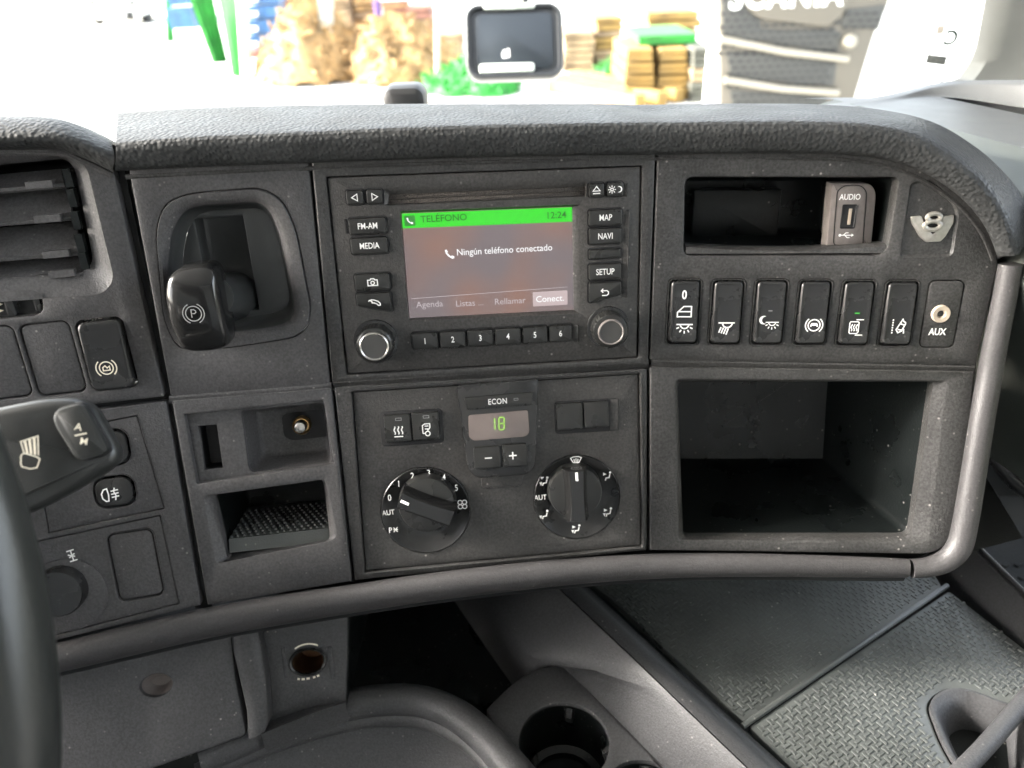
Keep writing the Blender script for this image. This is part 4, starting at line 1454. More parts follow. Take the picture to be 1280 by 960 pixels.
# ================================================================== air vent
av = thing('air_vent', 'dark air vent with wide tilted horizontal slats under the instrument hood', 'air vent', A.P(30, 345, -.02))
mb = MB()
bin_(mb, A, inset(VENT, -.0006), -.012, .07, .004)
mb.build('vent_box', 'groove', av)
TIL = rad(38)
for (y0, y1, xr) in ((211, 229, 76), (233, 271, 86), (277, 315, 96), (318, 340, 103)):
    mb = MB()
    # slat: a tilted board with a thickened lower lip
    pA, pB = A.uv(-58, y0 + 12, -.020), A.uv(xr, y0, -.020)
    qA, qB = A.uv(-58, y1 + 13, -.006), A.uv(xr + 4, y1 + 1, -.006)
    top0, top1 = A.W(pA, -.020), A.W(pB, -.020)
    bot0, bot1 = A.W(qA, -.006), A.W(qB, -.006)
    nrm = (top1 - top0).cross(bot0 - top0).normalized()
    if nrm.dot(A.N) < 0:
        nrm = -nrm
    n_s = 6
    lo_ = []
    for (q0, q1) in ((top0, top1), (bot0, bot1)):
        pass
    dn = (bot0 - top0)
    prof = [(0, 0, 0), (.9, 0, 0), (1.0, .0006, 0), (1.05, -.001, 0), (1.0, -.0028, 0), (0, -.0022, 0)]
    l0 = [top0 + (bot0 - top0) * a_ + nrm * h_ for a_, h_, _ in prof]
    l1 = [top1 + (bot1 - top1) * a_ + nrm * h_ for a_, h_, _ in prof]
    mb.loft([l0, l1], cap0=True, cap1=True)
    mb.build('slat', 'grey', av, sharp=20)
    mb = MB()
    c0 = bot1 + (bot0 - bot1).normalized() * .012 + nrm * .001
    mb.box(c0, .014, .005, .004, (A.U, A.N, A.V))
    mb.build('slat_clip', 'grey', av)
mb = MB()
for (y, xx) in ((222, 87), (247, 91.5), (275, 96.5), (303, 101.5), (325, 106)):
    mb.box(A.P(xx, y, -.006), .004, .006, .010, (A.U, A.N, A.V))
mb.build('slat_rack', 'dark', av)

# ================================================================== under the dashboard: knee cover, socket panel, console
kn_f = Facet(AL.P(180, 812, -.022), 10, 34)
kc_t = thing('knee_cover', 'smooth grey knee cover with a round finger hole under the edge roll', 'cover', kn_f.P(200, 930, -.01))
mb = MB()
ho = kn_f.uv(195, 857)
k = kn_f.px(195, 857)
el = [V((ho.x + 19 * k * math.cos(2 * PI * q / 28), ho.y + 13.5 * k * math.sin(2 * PI * q / 28))) for q in range(28)]
outer = rpoly(kn_f.loop([(-80, 830), (287, 770), (295, 850), (309, 920), (190, 962), (-80, 1060)]), [.002, .004, .004, .004, .002, .002])
plate(mb, kn_f, outer, [hole(el, .002, .004)], 0, .02, .003)
mb.build('cover_panel', 'console', kc_t)
mb = MB()
lq = inset(el, -.0003)
mb.loft([L(kn_f, lq, -.0035), L(kn_f, inset(lq, .0015), -.009), L(kn_f, inset(lq, .0045), -.012)])
mb.build('finger_hole', 'taupe', kc_t)
mb = MB()      # curved stile between cover and socket panel
rows = []
for (xa, ya, xb, yb) in ((286, 770, 318, 764), (291, 815, 326, 806), (301, 858, 333, 850), (308, 890, 334, 880), (309, 914, 335, 905), (310, 924, 330, 916)):
    p0, p1 = kn_f.P(xa, ya, .003), kn_f.P(xb, yb, .002)
    rows.append([p0 - kn_f.N * .02, p0 - kn_f.N * .002, p0 + kn_f.U * .0012, p0.lerp(p1, .5) + kn_f.N * .0015, p1 - kn_f.U * .001, p1 - kn_f.N * .002, p1 - kn_f.N * .02])
mb.grid(rows)
mb.build('stile', 'console', kc_t, sharp=60)

cons = thing('console', 'dark grey moulded console with storage tray, cup holder and sloping side below the dashboard', 'console', (.05, .38, 1.82))
sf = Facet(BL.P(385, 780, -.035), 8, 30)
mb = MB()
outer = rpoly(sf.loop([(316, 740), (436, 725), (433, 884), (326, 912)]), .003)
SKT = sf.uv(385, 827)
k = sf.px(385, 827)
plate(mb, sf, outer, [hole([V((SKT.x + 23 * k * math.cos(2 * PI * q / 32), SKT.y + 17 * k * math.sin(2 * PI * q / 32))) for q in range(32)], .0008, .006)], 0, .06, .002)
mb.build('socket_panel', 'console', cons)
mb = MB()      # foot of the panel folding out to the lip
rows = []
for (x, ya, yb) in ((326, 905, 918), (350, 897, 908), (390, 884, 892), (432, 876, 878)):
    p0 = sf.P(x, ya, .001)
    p1 = sf.P(x, yb, .012)
    rows.append([p0, p0.lerp(p1, .5) + V((0, 0, -.001)), p1, p1 + V((0, 0, -.02))])
mb.grid(rows)
mb.build('panel_foot', 'console', cons)

ZC = 1.955      # level of the cup holder block
ZM = 1.975      # level of the rubber mats
# lip of the lower tray: a rounded rail curving away to the right
RAIL = [(250, 948), (310, 922), (360, 903), (420, 885), (470, 876), (520, 876), (560, 888), (595, 912), (630, 948), (660, 984), (690, 1030)]
path = catmull([onz(x, y, ZC + .004) for x, y in RAIL], 4)
mb = MB()
mb.tube(path, .0115, 16)
mb.build('tray_rail', 'console', cons)
mb = MB()      # step inside the rail
pi_ = catmull([onz(x - 4, y + 20, ZC - .006) for x, y in RAIL], 4)
mb.tube(pi_, .0075, 12)
mb.build('tray_rail_step', 'console', cons)
mb = MB()      # bowl of the lower tray
rows = []
n = len(pi_)
tgt = onz(430, 1150, ZC - .05)
for t_ in (0, .06, .14, .3, .6, 1.0):
    rows.append([p.lerp(V((tgt.x + (p.x - tgt.x) * .5, tgt.y, 0)), t_).to_2d().to_3d() + V((0, 0, ZC - .010 - .055 * min(1, t_ * 3.2) ** .7)) for p in pi_])
mb.grid(rows)
mb.build('tray_bowl', 'console', cons, sharp=70)
# deep dark pocket behind the rail
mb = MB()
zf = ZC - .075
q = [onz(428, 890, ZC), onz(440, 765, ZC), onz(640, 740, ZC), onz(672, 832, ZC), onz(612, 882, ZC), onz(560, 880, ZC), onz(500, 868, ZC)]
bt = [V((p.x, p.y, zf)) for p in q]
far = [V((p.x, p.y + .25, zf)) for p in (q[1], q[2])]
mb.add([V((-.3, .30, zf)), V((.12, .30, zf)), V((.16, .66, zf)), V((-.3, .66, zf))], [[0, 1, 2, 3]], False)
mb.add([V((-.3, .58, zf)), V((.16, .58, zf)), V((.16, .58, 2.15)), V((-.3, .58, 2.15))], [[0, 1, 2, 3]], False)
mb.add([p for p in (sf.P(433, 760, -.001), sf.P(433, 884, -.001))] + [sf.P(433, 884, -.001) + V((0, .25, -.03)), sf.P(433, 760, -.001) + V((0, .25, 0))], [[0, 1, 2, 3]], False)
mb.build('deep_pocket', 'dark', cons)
# cup holder block with two cup wells
ch = onz(705, 926, ZC)
RC = (onz(760, 926, ZC) - onz(648, 926, ZC)).length / 2
ch2 = onz(806, 1000, ZC)
cf = Facet((0, 0, ZC), 0, 90)
cf.U, cf.V, cf.N = V((1, 0, 0)), V((0, 1, 0)), V((0, 0, 1))
blk = rpoly([onz(x, y, ZC).to_2d() for x, y in ((606, 886), (640, 852), (668, 835), (700, 829), (712, 836), (850, 975), (960, 1090), (720, 1090), (655, 960))], [.004, .01, .01, .006, .006, .002, .002, .002, .004])
w1 = circ(ch.x, ch.y, RC, 40)
w2 = circ(ch2.x, ch2.y, RC * .9, 40)
mb = MB()
plate(mb, cf, blk, [hole(w1, .0018, .004, ZC - ZC), hole(w2, .0018, .004, 0)], 0, .07, .003)
chb = mb.build('cup_block', 'console', cons)
for c_, r_0 in ((ch, RC), (ch2, RC * .9)):
    mb = MB()
    lathe(mb, cf, (c_.x, c_.y), [(r_0 + .0004, -.0035), (r_0 * .97, -.03), (r_0 * .95, -.048), (r_0 * .78, -.05), (r_0 * .76, -.056), (r_0 * .3, -.057)], 40)
    mb.build('cup_well', 'dark', cons)
    for a0 in (78, 355, 200):
        mb = MB()
        a = rad(a0)
        d_ = V((math.cos(a), math.sin(a), 0))
        e_ = V((-d_.y, d_.x, 0))
        b0 = c_ + d_ * (r_0 * .99)
        mb.loft([[b0 + e_ * s_ * .0045 + V((0, 0, -.006)) - d_ * .0 for s_ in (-1, -.5, .5, 1)], [b0 + e_ * s_ * .004 + V((0, 0, -.012)) - d_ * (.004 if abs(s_) < .9 else 0) for s_ in (-1, -.5, .5, 1)], [b0 + e_ * s_ * .003 + V((0, 0, -.022)) - d_ * (.001 if abs(s_) < .9 else 0) for s_ in (-1, -.5, .5, 1)]], cap1=False, closed=False)
        mb.build('grip_finger', 'satin', cons)
# sloping side between cup block and mats, groove, outer rail
L3 = [(560, 690), (600, 745), (626, 780), (668, 831), (705, 834), (834, 961), (960, 1080)]
L2 = [(650, 690), (700, 738), (745, 780), (800, 832), (860, 890), (935, 962), (1050, 1075)]
L1 = [(690, 690), (735, 733), (785, 780), (824, 816), (860, 850), (985, 962), (1105, 1075)]
rows = []
for (a_, b_) in zip(L3, L2):
    p, q_ = onz(*a_, ZC + .001), onz(*b_, ZM + .022)
    d_ = p + V((0, 0, -.06))
    rows.append([d_, p, p.lerp(q_, .1) + V((0, 0, .0015)), p.lerp(q_, .5) + V((0, 0, .002)), p.lerp(q_, .88) + V((0, 0, .001)), q_, q_ + V((.001, 0, -.006))])
cols_ = [catmull([r[i] for r in rows], 3) for i in range(7)]
mb = MB()
mb.grid([[cols_[i][k] for i in range(7)] for k in range(len(cols_[0]))])
mb.build('side_slope', 'console', cons, sharp=50)
rows = []
for (a_, b_) in zip(L2, L1):
    p, q_ = onz(a_[0] + 2.5, a_[1], ZM + .021), onz(*b_, ZM + .004)
    rows.append([p + V((0, 0, -.006)), p, p.lerp(q_, .25) + V((0, 0, .004)), p.lerp(q_, .6) + V((0, 0, .003)), p.lerp(q_, .9) + V((0, 0, -.002)), q_, q_ + V((0, 0, -.01))])
cols_ = [catmull([r[i] for r in rows], 3) for i in range(7)]
mb = MB()
mb.grid([[cols_[i][k] for i in range(7)] for k in range(len(cols_[0]))])
mb.build('outer_rail', 'console', cons, sharp=60)

# ------------------------------------------------------------------ lighter socket
lt = thing('lighter_socket', 'oval black power socket with brown metal inside and cream printing', 'socket', sf.P(385, 850, -.01))
mb = MB()
mb.loft([[sf.W((SKT.x + a_ * k * 23 * math.cos(2 * PI * q / 32), SKT.y + a_ * k * 17 * math.sin(2 * PI * q / 32)), h_) for q in range(32)] for a_, h_ in ((1.02, -.006), (1.02, .0012), (.95, .002), (.86, .0012), (.84, -.003))], cap1=False)
mb.build('collar', 'satin', lt)
mb = MB()
mb.loft([[sf.W((SKT.x + a_ * k * 23 * math.cos(2 * PI * q / 32), SKT.y + a_ * k * 17 * math.sin(2 * PI * q / 32)), h_) for q in range(32)] for a_, h_ in ((.85, -.0005), (.8, -.0015), (.74, -.012), (.7, -.03))])
mb.build('metal_sleeve', 'copper', lt)
icon(sf, 383, 808, .0002, [arc(0, -14, 22, 50, 130, 12, 17)], 'cprint', lt, 2.0, name='arc_mark')
icon(sf, 386, 846, .0022, [[(-14, -.5), (-11, -1.2)], [(-9, -1.6), (-5, -2)], [(-3, -2), (1, -2)], [(5, -1.6), (8, -1.2)], [(10, -.8), (13, .2)]], 'cprint', lt, 2.6, name='lettering')
for x in (356, 414):
    mb = MB()
    key(mb, sf, loopc(sf, x - 3, 808, x + 3, 848, 2, 0), -.001, .0009, .0006)
    mb.build('side_rib', 'console', lt)

# ------------------------------------------------------------------ rubber mats with raised basket weave
def mat_thing(poly, label, cut=None, z=ZM):
    pl_ = [onz(x, y, z).to_2d() for x, y in poly]
    cx = sum(p.x for p in pl_) / len(pl_)
    cy = sum(p.y for p in pl_) / len(pl_)
    t_ = thing('rubber_mat', label, 'mat', (cx, cy, z - .004), 'rubber mats on the console top')
    f = Facet((0, 0, z), 0, 0)
    f.U, f.V, f.N = V((1, 0, 0)), V((0, 1, 0)), V((0, 0, 1))
    outer = rpoly(pl_, .003)
    mb = MB()
    hs = []
    if cut:
        hs = [hole(cut, .003, .008)]
    plate(mb, f, outer, hs, 0, .006, .0012)
    mb.build('sheet', 'rubber', t_)
    inner = inset(outer, .002)
    d1 = (onz(1180, 735, z) - onz(930, 905, z)).to_2d().normalized()
    d2 = V((-d1.y, d1.x))
    S = .0047

    def inside(p, l):
        r = False
        for i in range(len(l)):
            a_, b_ = l[i - 1], l[i]
            if (a_.y > p.y) != (b_.y > p.y) and p.x < (b_.x - a_.x) * (p.y - a_.y) / (b_.y - a_.y) + a_.x:
                r = not r
        return r
    big = inset(cut, -.006) if cut else None
    mb = MB()
    vs, fs = [], []
    for i in range(-135, 135):
        for j in range(-135, 135):
            c_ = V((cx, cy)) + d1 * (i * S) + d2 * (j * S)
            if not inside(c_, inner) or (big and inside(c_, big)):
                continue
            e1, e2 = (d1, d2) if (i + j) % 2 else (d2, d1)
            a_, b_ = .0026, .00100
            o = len(vs)
            for (sa, sb, hh, g) in ((-1, -1, 0, 1), (1, -1, 0, 1), (1, 1, 0, 1), (-1, 1, 0, 1), (-1, -1, .0008, .72), (1, -1, .0008, .72), (1, 1, .0008, .72), (-1, 1, .0008, .72)):
                q_ = c_ + e1 * (sa * (a_ - (1 - g) * b_)) + e2 * (sb * b_ * g)
                vs.append(V((q_.x, q_.y, z + hh - .0001)))
            fs += [[o + 4, o + 5, o + 6, o + 7], [o, o + 1, o + 5, o + 4], [o + 1, o + 2, o + 6, o + 5], [o + 2, o + 3, o + 7, o + 6], [o + 3, o, o + 4, o + 7]]
    mb.add(vs, fs, True)
    w_ = mb.build('weave', 'rubber', t_, sharp=60)
    w_['kind'] = 'stuff'
    return t_


mat_thing([(700, 700), (760, 745), (930, 903), (1178, 733), (1150, 690)], 'woven-pattern grey rubber mat reaching under the dashboard')
CUTP = [(1158, 882), (1170, 867), (1188, 860), (1212, 862), (1252, 878), (1285, 885), (1300, 1000), (1197, 965), (1176, 930)]
cut = rpoly([onz(x, y, ZM).to_2d() for x, y in CUTP], [.012, .012, .012, .012, .004, .002, .002, .006, .015])
if area(cut) < 0:
    cut.reverse()
mat_thing([(936, 908), (1186, 738), (1300, 826), (1420, 930), (1420, 1150), (1180, 1150)], 'woven-pattern grey rubber mat with a rounded finger cut-out', cut)
mb = MB()      # divider strip between the mats
path = [onz(1184, 732, ZM + .001), onz(1060, 817, ZM + .001), onz(928, 908, ZM + .001)]
mb.tube(path, .0022, 8)
tag(mb.build('divider_strip', 'rubber', None, onz(1060, 817, ZM)), 'thin grey divider strip between the two woven rubber mats', 'strip')
# grip scoop in the cut-out
gs = thing('finger_grip', 'smooth dark grey scooped grip set into the rubber mat', 'grip', onz(1200, 920, ZM - .03))
mb = MB()
lo_ = inset(cut, .0006)
cc = V((sum(p.x for p in lo_) / len(lo_), sum(p.y for p in lo_) / len(lo_))) + V((.012, -.012))
zl = lambda l, z: [V((p.x, p.y, z)) for p in l]
mb.loft([zl(lo_, ZM - .002), zl(lo_, ZM + .0015), zl([p.lerp(cc, .06) for p in lo_], ZM + .0020), zl([p.lerp(cc, .28) for p in lo_], ZM - .010), zl([p.lerp(cc, .40) for p in lo_], ZM - .024)], cap1=False)
mb.build('scoop', 'console', gs, sharp=70)
mb = MB()
mb.add(zl([p.lerp(cc, .38) for p in lo_], ZM - .024), [list(range(len(lo_)))], False)
mb.build('scoop_floor', 'dark', gs)
mb = MB()
path = catmull([onz(x, y, ZM + .003) for x, y in ((1190, 975), (1225, 940), (1262, 898), (1290, 865))], 4)
mb.tube(path, .006, 10)
mb.build('grip_edge', 'console', gs)

# raised rim along the far side of the mats
rim = thing('raised_ledge', 'dark grey raised rim along the passenger side of the rubber mats', 'rim', onz(1240, 735, ZM))
rows = []
for (xa, ya, xb, yb) in ((1120, 646, 1150, 633), (1188, 708, 1218, 688), (1234, 752, 1262, 732), (1290, 805, 1320, 788), (1400, 915, 1440, 900)):
    p, q_ = onz(xa, ya, ZM + .001), onz(xb, yb, ZM + .022)
    rows.append([p + V((0, 0, -.01)), p, p.lerp(q_, .12), p.lerp(q_, .88), q_, q_ + V((.003, .001, .0006)), q_ + V((.006, .002, -.001)), q_ + V((.008, .003, -.2))])
mb = MB()
mb.grid(rows)
mb.build('rim_wall', 'console', rim, sharp=45)
mb = MB()
mb.tube([r[4] + V((.004, .001, .002)) for r in rows], .0018, 8)
mb.build('rim_bead', 'trim', rim)

# ------------------------------------------------------------------ footwell behind, on the passenger side
# cab shell round the dashboard: floor, bulkhead, plus unseen roof, back wall and windowed door sides added to shape and bounce light
M['lining'] = mat('pale_cab_lining', (.54, .55, .55), .8, 300, .2)
M['lining_dark'] = mat('dark_cab_lining', (.28, .29, .30), .8, 300, .2)
mb = MB()
mb.box(V((0, -.17, 1.60)), 2.4, 2.34, .04)
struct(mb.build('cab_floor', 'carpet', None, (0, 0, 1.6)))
mb = MB()
mb.box(V((0, 1.02, 1.86)), 2.4, .03, .5)
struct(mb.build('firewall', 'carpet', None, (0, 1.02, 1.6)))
mb = MB()
mb.box(V((0, -.28, 3.22)), 2.4, 2.1, .04)
struct(mb.build('cab_roof', 'lining', None, (0, -.3, 3.2)))
mb = MB()
mb.box(V((0, -1.36, 2.41)), 2.4, .04, 1.58)
struct(mb.build('cab_back_wall', 'lining', None, (0, -1.36, 1.62)))
for s_, nm in ((-1, 'cab_wall_left'), (1, 'cab_wall_right')):
    mb = MB()
    x = s_ * 1.18
    mb.box(V((x, -.17, 1.95)), .04, 2.34, .66)             # door below the window
    mb.box(V((x, -.95, 2.62)), .04, .78, .68)              # side behind the window
    mb.box(V((x, -.17, 3.08)), .04, 2.34, .24)             # above the window
    mb.box(V((x, .95, 2.62)), .04, .10, .68)
    struct(mb.build(nm, 'lining_dark', None, (x, 0, 1.62)))
dt = thing('door_trim', 'pale beige door trim edge seen past the end of the dashboard', 'trim', V((.62, .5, 1.75)))
f_ = Facet(at(1262, 560, .85), -55, 0)
mb = MB()
rows = []
for (xa, ya, xb, yb) in ((1215, 480, 1215, 500), (1236, 515, 1236, 548), (1252, 527, 1252, 575), (1285, 548, 1285, 612), (1330, 575, 1330, 645)):
    p, q_ = f_.P(xa, ya), f_.P(xb, yb)
    rows.append([p - f_.N * .03, p, p.lerp(q_, .15) + f_.N * .004, p.lerp(q_, .85) + f_.N * .004, q_, q_ - f_.N * .03])
mb.grid(rows)
mb.build('beige_edge', 'beige', dt, sharp=60)
mb = MB()
path = catmull([f_.P(x, y, .004) for x, y in ((1222, 540), (1245, 575), (1268, 603), (1300, 625), (1340, 648))], 4)
mb.tube(path, .008, 10)
mb.build('seal', 'satin', dt)
# ribbed rubber floor on the passenger side
mb = MB()
zr = 1.80
for i in range(26):
    for j in range(16):
        p = V((.42 + i * .014 + (j % 2) * .007, .36 + j * .02, zr))
        mb.box(p, .009, .005, .003, (V((.8, .6, 0)), V((-.6, .8, 0)), V((0, 0, 1))))
fm = thing('floor_mat', 'dark ribbed rubber floor mat in the passenger footwell', 'mat', V((.6, .5, zr - .004)))
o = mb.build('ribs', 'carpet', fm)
o['kind'] = 'stuff'
mb = MB()
mb.box(V((.62, .52, zr - .003)), .46, .42, .004)
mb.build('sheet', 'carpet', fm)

# ================================================================== steering wheel and column stalk
PR = at(4, 900, .25)
RW = .245
WX = (V((1, 0, 0)) * .995 - V((0, .06, 0))).normalized()
WY = UP0
wc = PR - WX * RW
sw = thing('steering_wheel', 'dark smooth steering wheel rim with a pale sheen along its side', 'steering wheel', wc)
mb = MB()
path = [wc + WX * (RW * math.cos(2 * PI * q / 96 + PI)) + WY * (RW * math.sin(2 * PI * q / 96 + PI)) for q in range(97)]
WN = WX.cross(WY)
mb.tube(path, .0165, 20, False, upv=WN)
mb.build('rim', 'wheel', sw)
mb = MB()
hub = Facet(wc, 0, 0)
hub.U, hub.V, hub.N = WX, WY, WN
hl = rrect(0, 0, .16, .13, .04, 6)
mb.loft([L(hub, hl, -.05), L(hub, hl, -.02), L(hub, inset(hl, .01), -.005), L(hub, inset(hl, .03), 0)], cap0=True)
mb.build('hub', 'wheel', sw)
for a0 in (200, 340, 270):
    a = rad(a0)
    d_ = WX * math.cos(a) + WY * math.sin(a)
    mb = MB()
    mb.tube([wc + d_ * .06 - WN * .02, wc + d_ * .15 - WN * .012, wc + d_ * .238], [.02, .016, .012], 12, upv=WN)
    mb.build('spoke', 'wheel', sw)

mb = MB()      # unseen column shroud from hub to dashboard, added to shade the console
mb.tube([wc - WN * .03 + V((-.02, 0, 0)), wc.lerp(V((-.46, .45, 2.16)), .5), V((-.46, .45, 2.16))], [.05, .05, .055], 20)
mb.build('unseen_column_shroud', 'stalk', sw)

sk = thing('column_stalk', 'blurred dark column stalk with an A/M button and a hand symbol', 'lever', at(40, 660, .34))
ff = Facet(at(70, 575, .335), 0, 0)
ff.U, ff.V, ff.N = RT, UPV, -FWD
# face leans a little so that its right end is farther away
ff.U = (RT + FWD * .22).normalized()
ff.N = ff.U.cross(ff.V)
OUT = [(-90, 528), (0, 509), (52, 498), (92, 497), (114, 508), (136, 544), (147, 566), (145, 580), (130, 592), (88, 617), (48, 638), (0, 655), (-90, 680)]
lp = rpoly(ff.loop(OUT), [.002, .004, .006, .006, .005, .006, .005, .004, .004, .004, .004, .003, .002])
cc2 = ff.uv(40, 575)
mb = MB()
mb.loft([L(ff, [p.lerp(cc2, .34) for p in lp], -.026), L(ff, [p.lerp(cc2, .16) for p in lp], -.020), L(ff, [V((p.x, p.y)) for p in lp], -.010), L(ff, [p.lerp(cc2, .0) for p in lp], -.004), L(ff, inset(lp, .0012), -.0012), L(ff, inset(lp, .0035), 0)], cap0=True)
mb.build('lever_body', 'stalk', sk, sharp=60)
bt_ = rpoly(ff.loop([(64, 520), (72, 511), (98, 504), (106, 508), (133, 556), (135, 564), (128, 570), (104, 577), (92, 572), (68, 534)], .004), .004)
mb = MB()
mb.loft([L(ff, inset(bt_, -.0008), -.001), L(ff, inset(bt_, -.0006), .0004), L(ff, bt_, .0006)], cap1=False)
mb.build('button_surround', 'groove', sk)
mb = MB()
key(mb, ff, bt_, -.001, .004, .0018)
bo_ = mb.build('button', 'stalk', sk)
text('A', ff, 98, 534, .0041, 9, 'cprint', bo_, 1.0, rot=-10, bold=.004)
text('M', ff, 105, 552, .0041, 8.5, 'cprint', bo_, 1.0, rot=-10, bold=.004)
icon(ff, 101, 543, .0041, [[(-7, 0), (7, 0)]], 'cprint', bo_, 1.6, rot=12)
hand = [[(-10, -16), (-12, -6), (-9, -2), (6, -4), (11, -6), (10, -18), (2, -21), (-8, -20), (-10, -16)]] + [[(-9 + q * 4.6, -2 + q * .2), (-16 + q * 5, 12 + q * 3), (-12.5 + q * 5, 14 + q * 3), (-5.5 + q * 4.6, -2)] for q in range(4)]
icon(ff, 40, 566, .0003, hand, 'cprint', sk, 1.3, scale=.95, rot=-12)

# ================================================================== windscreen side of the cab
ps = thing('passenger_shelf', 'grey flat dashboard shelf with a raised back edge on the passenger side', 'shelf', V((.45, .6, 2.2)))
ZS = 2.315
mb = MB()
mb.add([onz(1030, 139, ZS), onz(1175, 120.5, ZS), onz(1460, 182, ZS), onz(1440, 110, ZS), onz(1280, 147, ZS), onz(1202, 165.5, ZS), onz(1150, 178, ZS)][:3] + [onz(1460, 190, ZS)], [[0, 1, 2]], False)
mb.v, mb.f, mb.sm = [], [], []
A_, B_, C_, D_ = onz(1060, 150, ZS), onz(1175, 121, ZS), onz(1280, 143.5, ZS), onz(1202, 165, ZS)
right = (C_ - B_).normalized()
E_ = B_ + right * .6
F_ = D_ + right * .6
G_ = D_ - right * .15
H_ = A_ + V((0, .1, 0))
mb.add([G_, D_, F_, E_, B_, H_], [[0, 1, 2, 3, 4, 5]], False)
mb.build('flat_top', 'shelf', ps)
mb = MB()      # sloping front
rows = []
back_dir = V((-right.y, right.x, 0))
for q in (G_, D_, C_ + (D_ - B_), F_):
    rows.append([q, q - back_dir * .004 + V((0, 0, -.001)), q - back_dir * .05 + V((0, 0, -.010)), q - back_dir * .056 + V((0, 0, -.014)), q - back_dir * .055 + V((0, 0, -.022))])
mb.grid(rows)
mb.build('front_slope', 'sage', ps, sharp=70)
mb = MB()
mb.grid([[r[4] + V((0, .004, 0)), r[4] - back_dir * .012 + V((0, 0, -.004)), r[4] - back_dir * .022 + V((0, 0, -.03)), r[4] + back_dir * .05 + V((0, 0, -.2))] for r in rows])
mb.build('lower_front', 'sage', ps, sharp=70)
mb = MB()      # raised back edge
e = [(1030, 138, 1030, 136, .002), (1110, 128, 1112, 123, .006), (1175, 121, 1182, 107, .012), (1280, 135, 1280, 104, .02), (1420, 160, 1420, 112, .03)]
rows = []
for x0, y0, x1, y1, dz in e:
    p = onz(x0, y0, ZS)
    q_ = ony(x1, y1, p.y + .012)
    rows.append([p, p.lerp(q_, .2) + V((0, .003, 0)), p.lerp(q_, .85), q_, q_ + V((0, .01, .001)), q_ + V((0, .05, -.03)), q_ + V((0, .08, -.2))])
cols_ = [catmull([r[i] for r in rows], 4) for i in range(7)]
mb = MB()
mb.grid([[cols_[i][k] for i in range(7)] for k in range(len(cols_[0]))])
mb.build('back_edge', 'shelf', ps, sharp=60)

ap = thing('windscreen_pillar', 'pale grey windscreen pillar rising from the passenger shelf', 'pillar', ony(1230, 105, .9))
rows = []
for (x, y) in ((1150, 118), (1205, 106), (1222, 94), (1238, 64), (1252, 0), (1276, -110), (1304, -250)):
    p = ony(x, y, .90 - (100 - y) * .0004)
    rows.append([p + V((.0, .03, 0)), p, p + V((.012, -.004, 0)), p + V((.06, -.02, .003)), p + V((.14, -.09, .004)), p + V((.2, -.2, .0))])
cols_ = [catmull([r[i] for r in rows], 4) for i in range(6)]
mb = MB()
mb.grid([[cols_[i][k] for i in range(6)] for k in range(len(cols_[0]))])
mb.build('pillar_trim', 'pale_green', ap, sharp=70)

# windscreen: a raked pane, thin tint and reflections
gm = bpy.data.materials.new('windscreen_glass')
gm.use_nodes = True
t = gm.node_tree
for n_ in list(t.nodes):
    if n_.type == 'BSDF_PRINCIPLED':
        t.nodes.remove(n_)
tr = t.nodes.new('ShaderNodeBsdfTransparent')
tr.inputs['Color'].default_value = (.93, .955, .94, 1)
gl = t.nodes.new('ShaderNodeBsdfGlossy')
gl.inputs['Roughness'].default_value = .02
fr_n = t.nodes.new('ShaderNodeFresnel')
fr_n.inputs['IOR'].default_value = 1.35
mx = t.nodes.new('ShaderNodeMixShader')
t.links.new(fr_n.outputs['Fac'], mx.inputs['Fac'])
t.links.new(tr.outputs['BSDF'], mx.inputs[1])
t.links.new(gl.outputs['BSDF'], mx.inputs[2])
t.links.new(mx.outputs['Shader'], t.nodes['Material Output'].inputs['Surface'])
M['glass'] = gm
mb = MB()
rows = []
for k in range(13):
    u = -1.15 + 2.3 * k / 12
    bow = .10 * (u / 1.15) ** 2
    rows.append([V((u, .98 - bow, 2.12)), V((u, .90 - bow, 2.6)), V((u, .80 - bow, 3.1))])
mb.grid(rows)
wsn = mb.build('windscreen', 'glass', None, (0, .95, 2.12))
tag(wsn, 'clear raked windscreen pane in front of the bright yard', 'windscreen')


def wsp(px, py):
    """point on the windscreen's inner face"""
    r = ray(px, py)
    y = .93
    for _ in range(20):
        p = CAM + r * (y / r.y)
        tt = (p.z - 2.12) / .48
        y = .98 - .10 * (p.x / 1.15) ** 2 - .08 * tt - .004
    return CAM + r * (y / r.y)


sfc = Facet(wsp(1180, 60), -8, -9)
mb = MB()
ribbons(mb, sfc, 1187, 47, 0, [arc(0, 0, 7.5, -140, 130, 14)], 3.4)
tag(mb.build('letter_sticker', mat('green_print', (.006, .022, .010), .6), None, sfc.P(1187, 55)), 'small dark green letter C stuck on the windscreen', 'sticker')
stm = mat('sticker_grey', (.16, .17, .16), .5, var=.5, vs=900)
mb = MB()
key(mb, sfc, rpoly(sfc.loop([(1160, 68), (1184, 71), (1181, 81.5), (1157, 78.5)]), .0004), -.0003, .0003, .0001)
tag(mb.build('label_sticker', stm, None, sfc.P(1170, 81)), 'small mottled grey rectangular label on the windscreen', 'sticker')
mb = MB()
key(mb, sfc, loopc(sfc, 1171, 32, 1180, 42, 1, 0), -.0003, .0003, .0001)
tag(mb.build('faded_sticker', mat('sticker_faded', (.55, .50, .42), .6, var=.3, vs=900), None, sfc.P(1175, 42)), 'tiny faded cream sticker above the dark green letter', 'sticker')
mb = MB()
ribbons(mb, sfc, 1182, 102, 0, [[(-8, 0), (-2, -.3)], [(0, -.4), (8, -.8)]], 2.0)
tag(mb.build('maker_mark', stm, None, sfc.P(1182, 104)), 'thin dark etched mark low on the windscreen corner', 'mark')

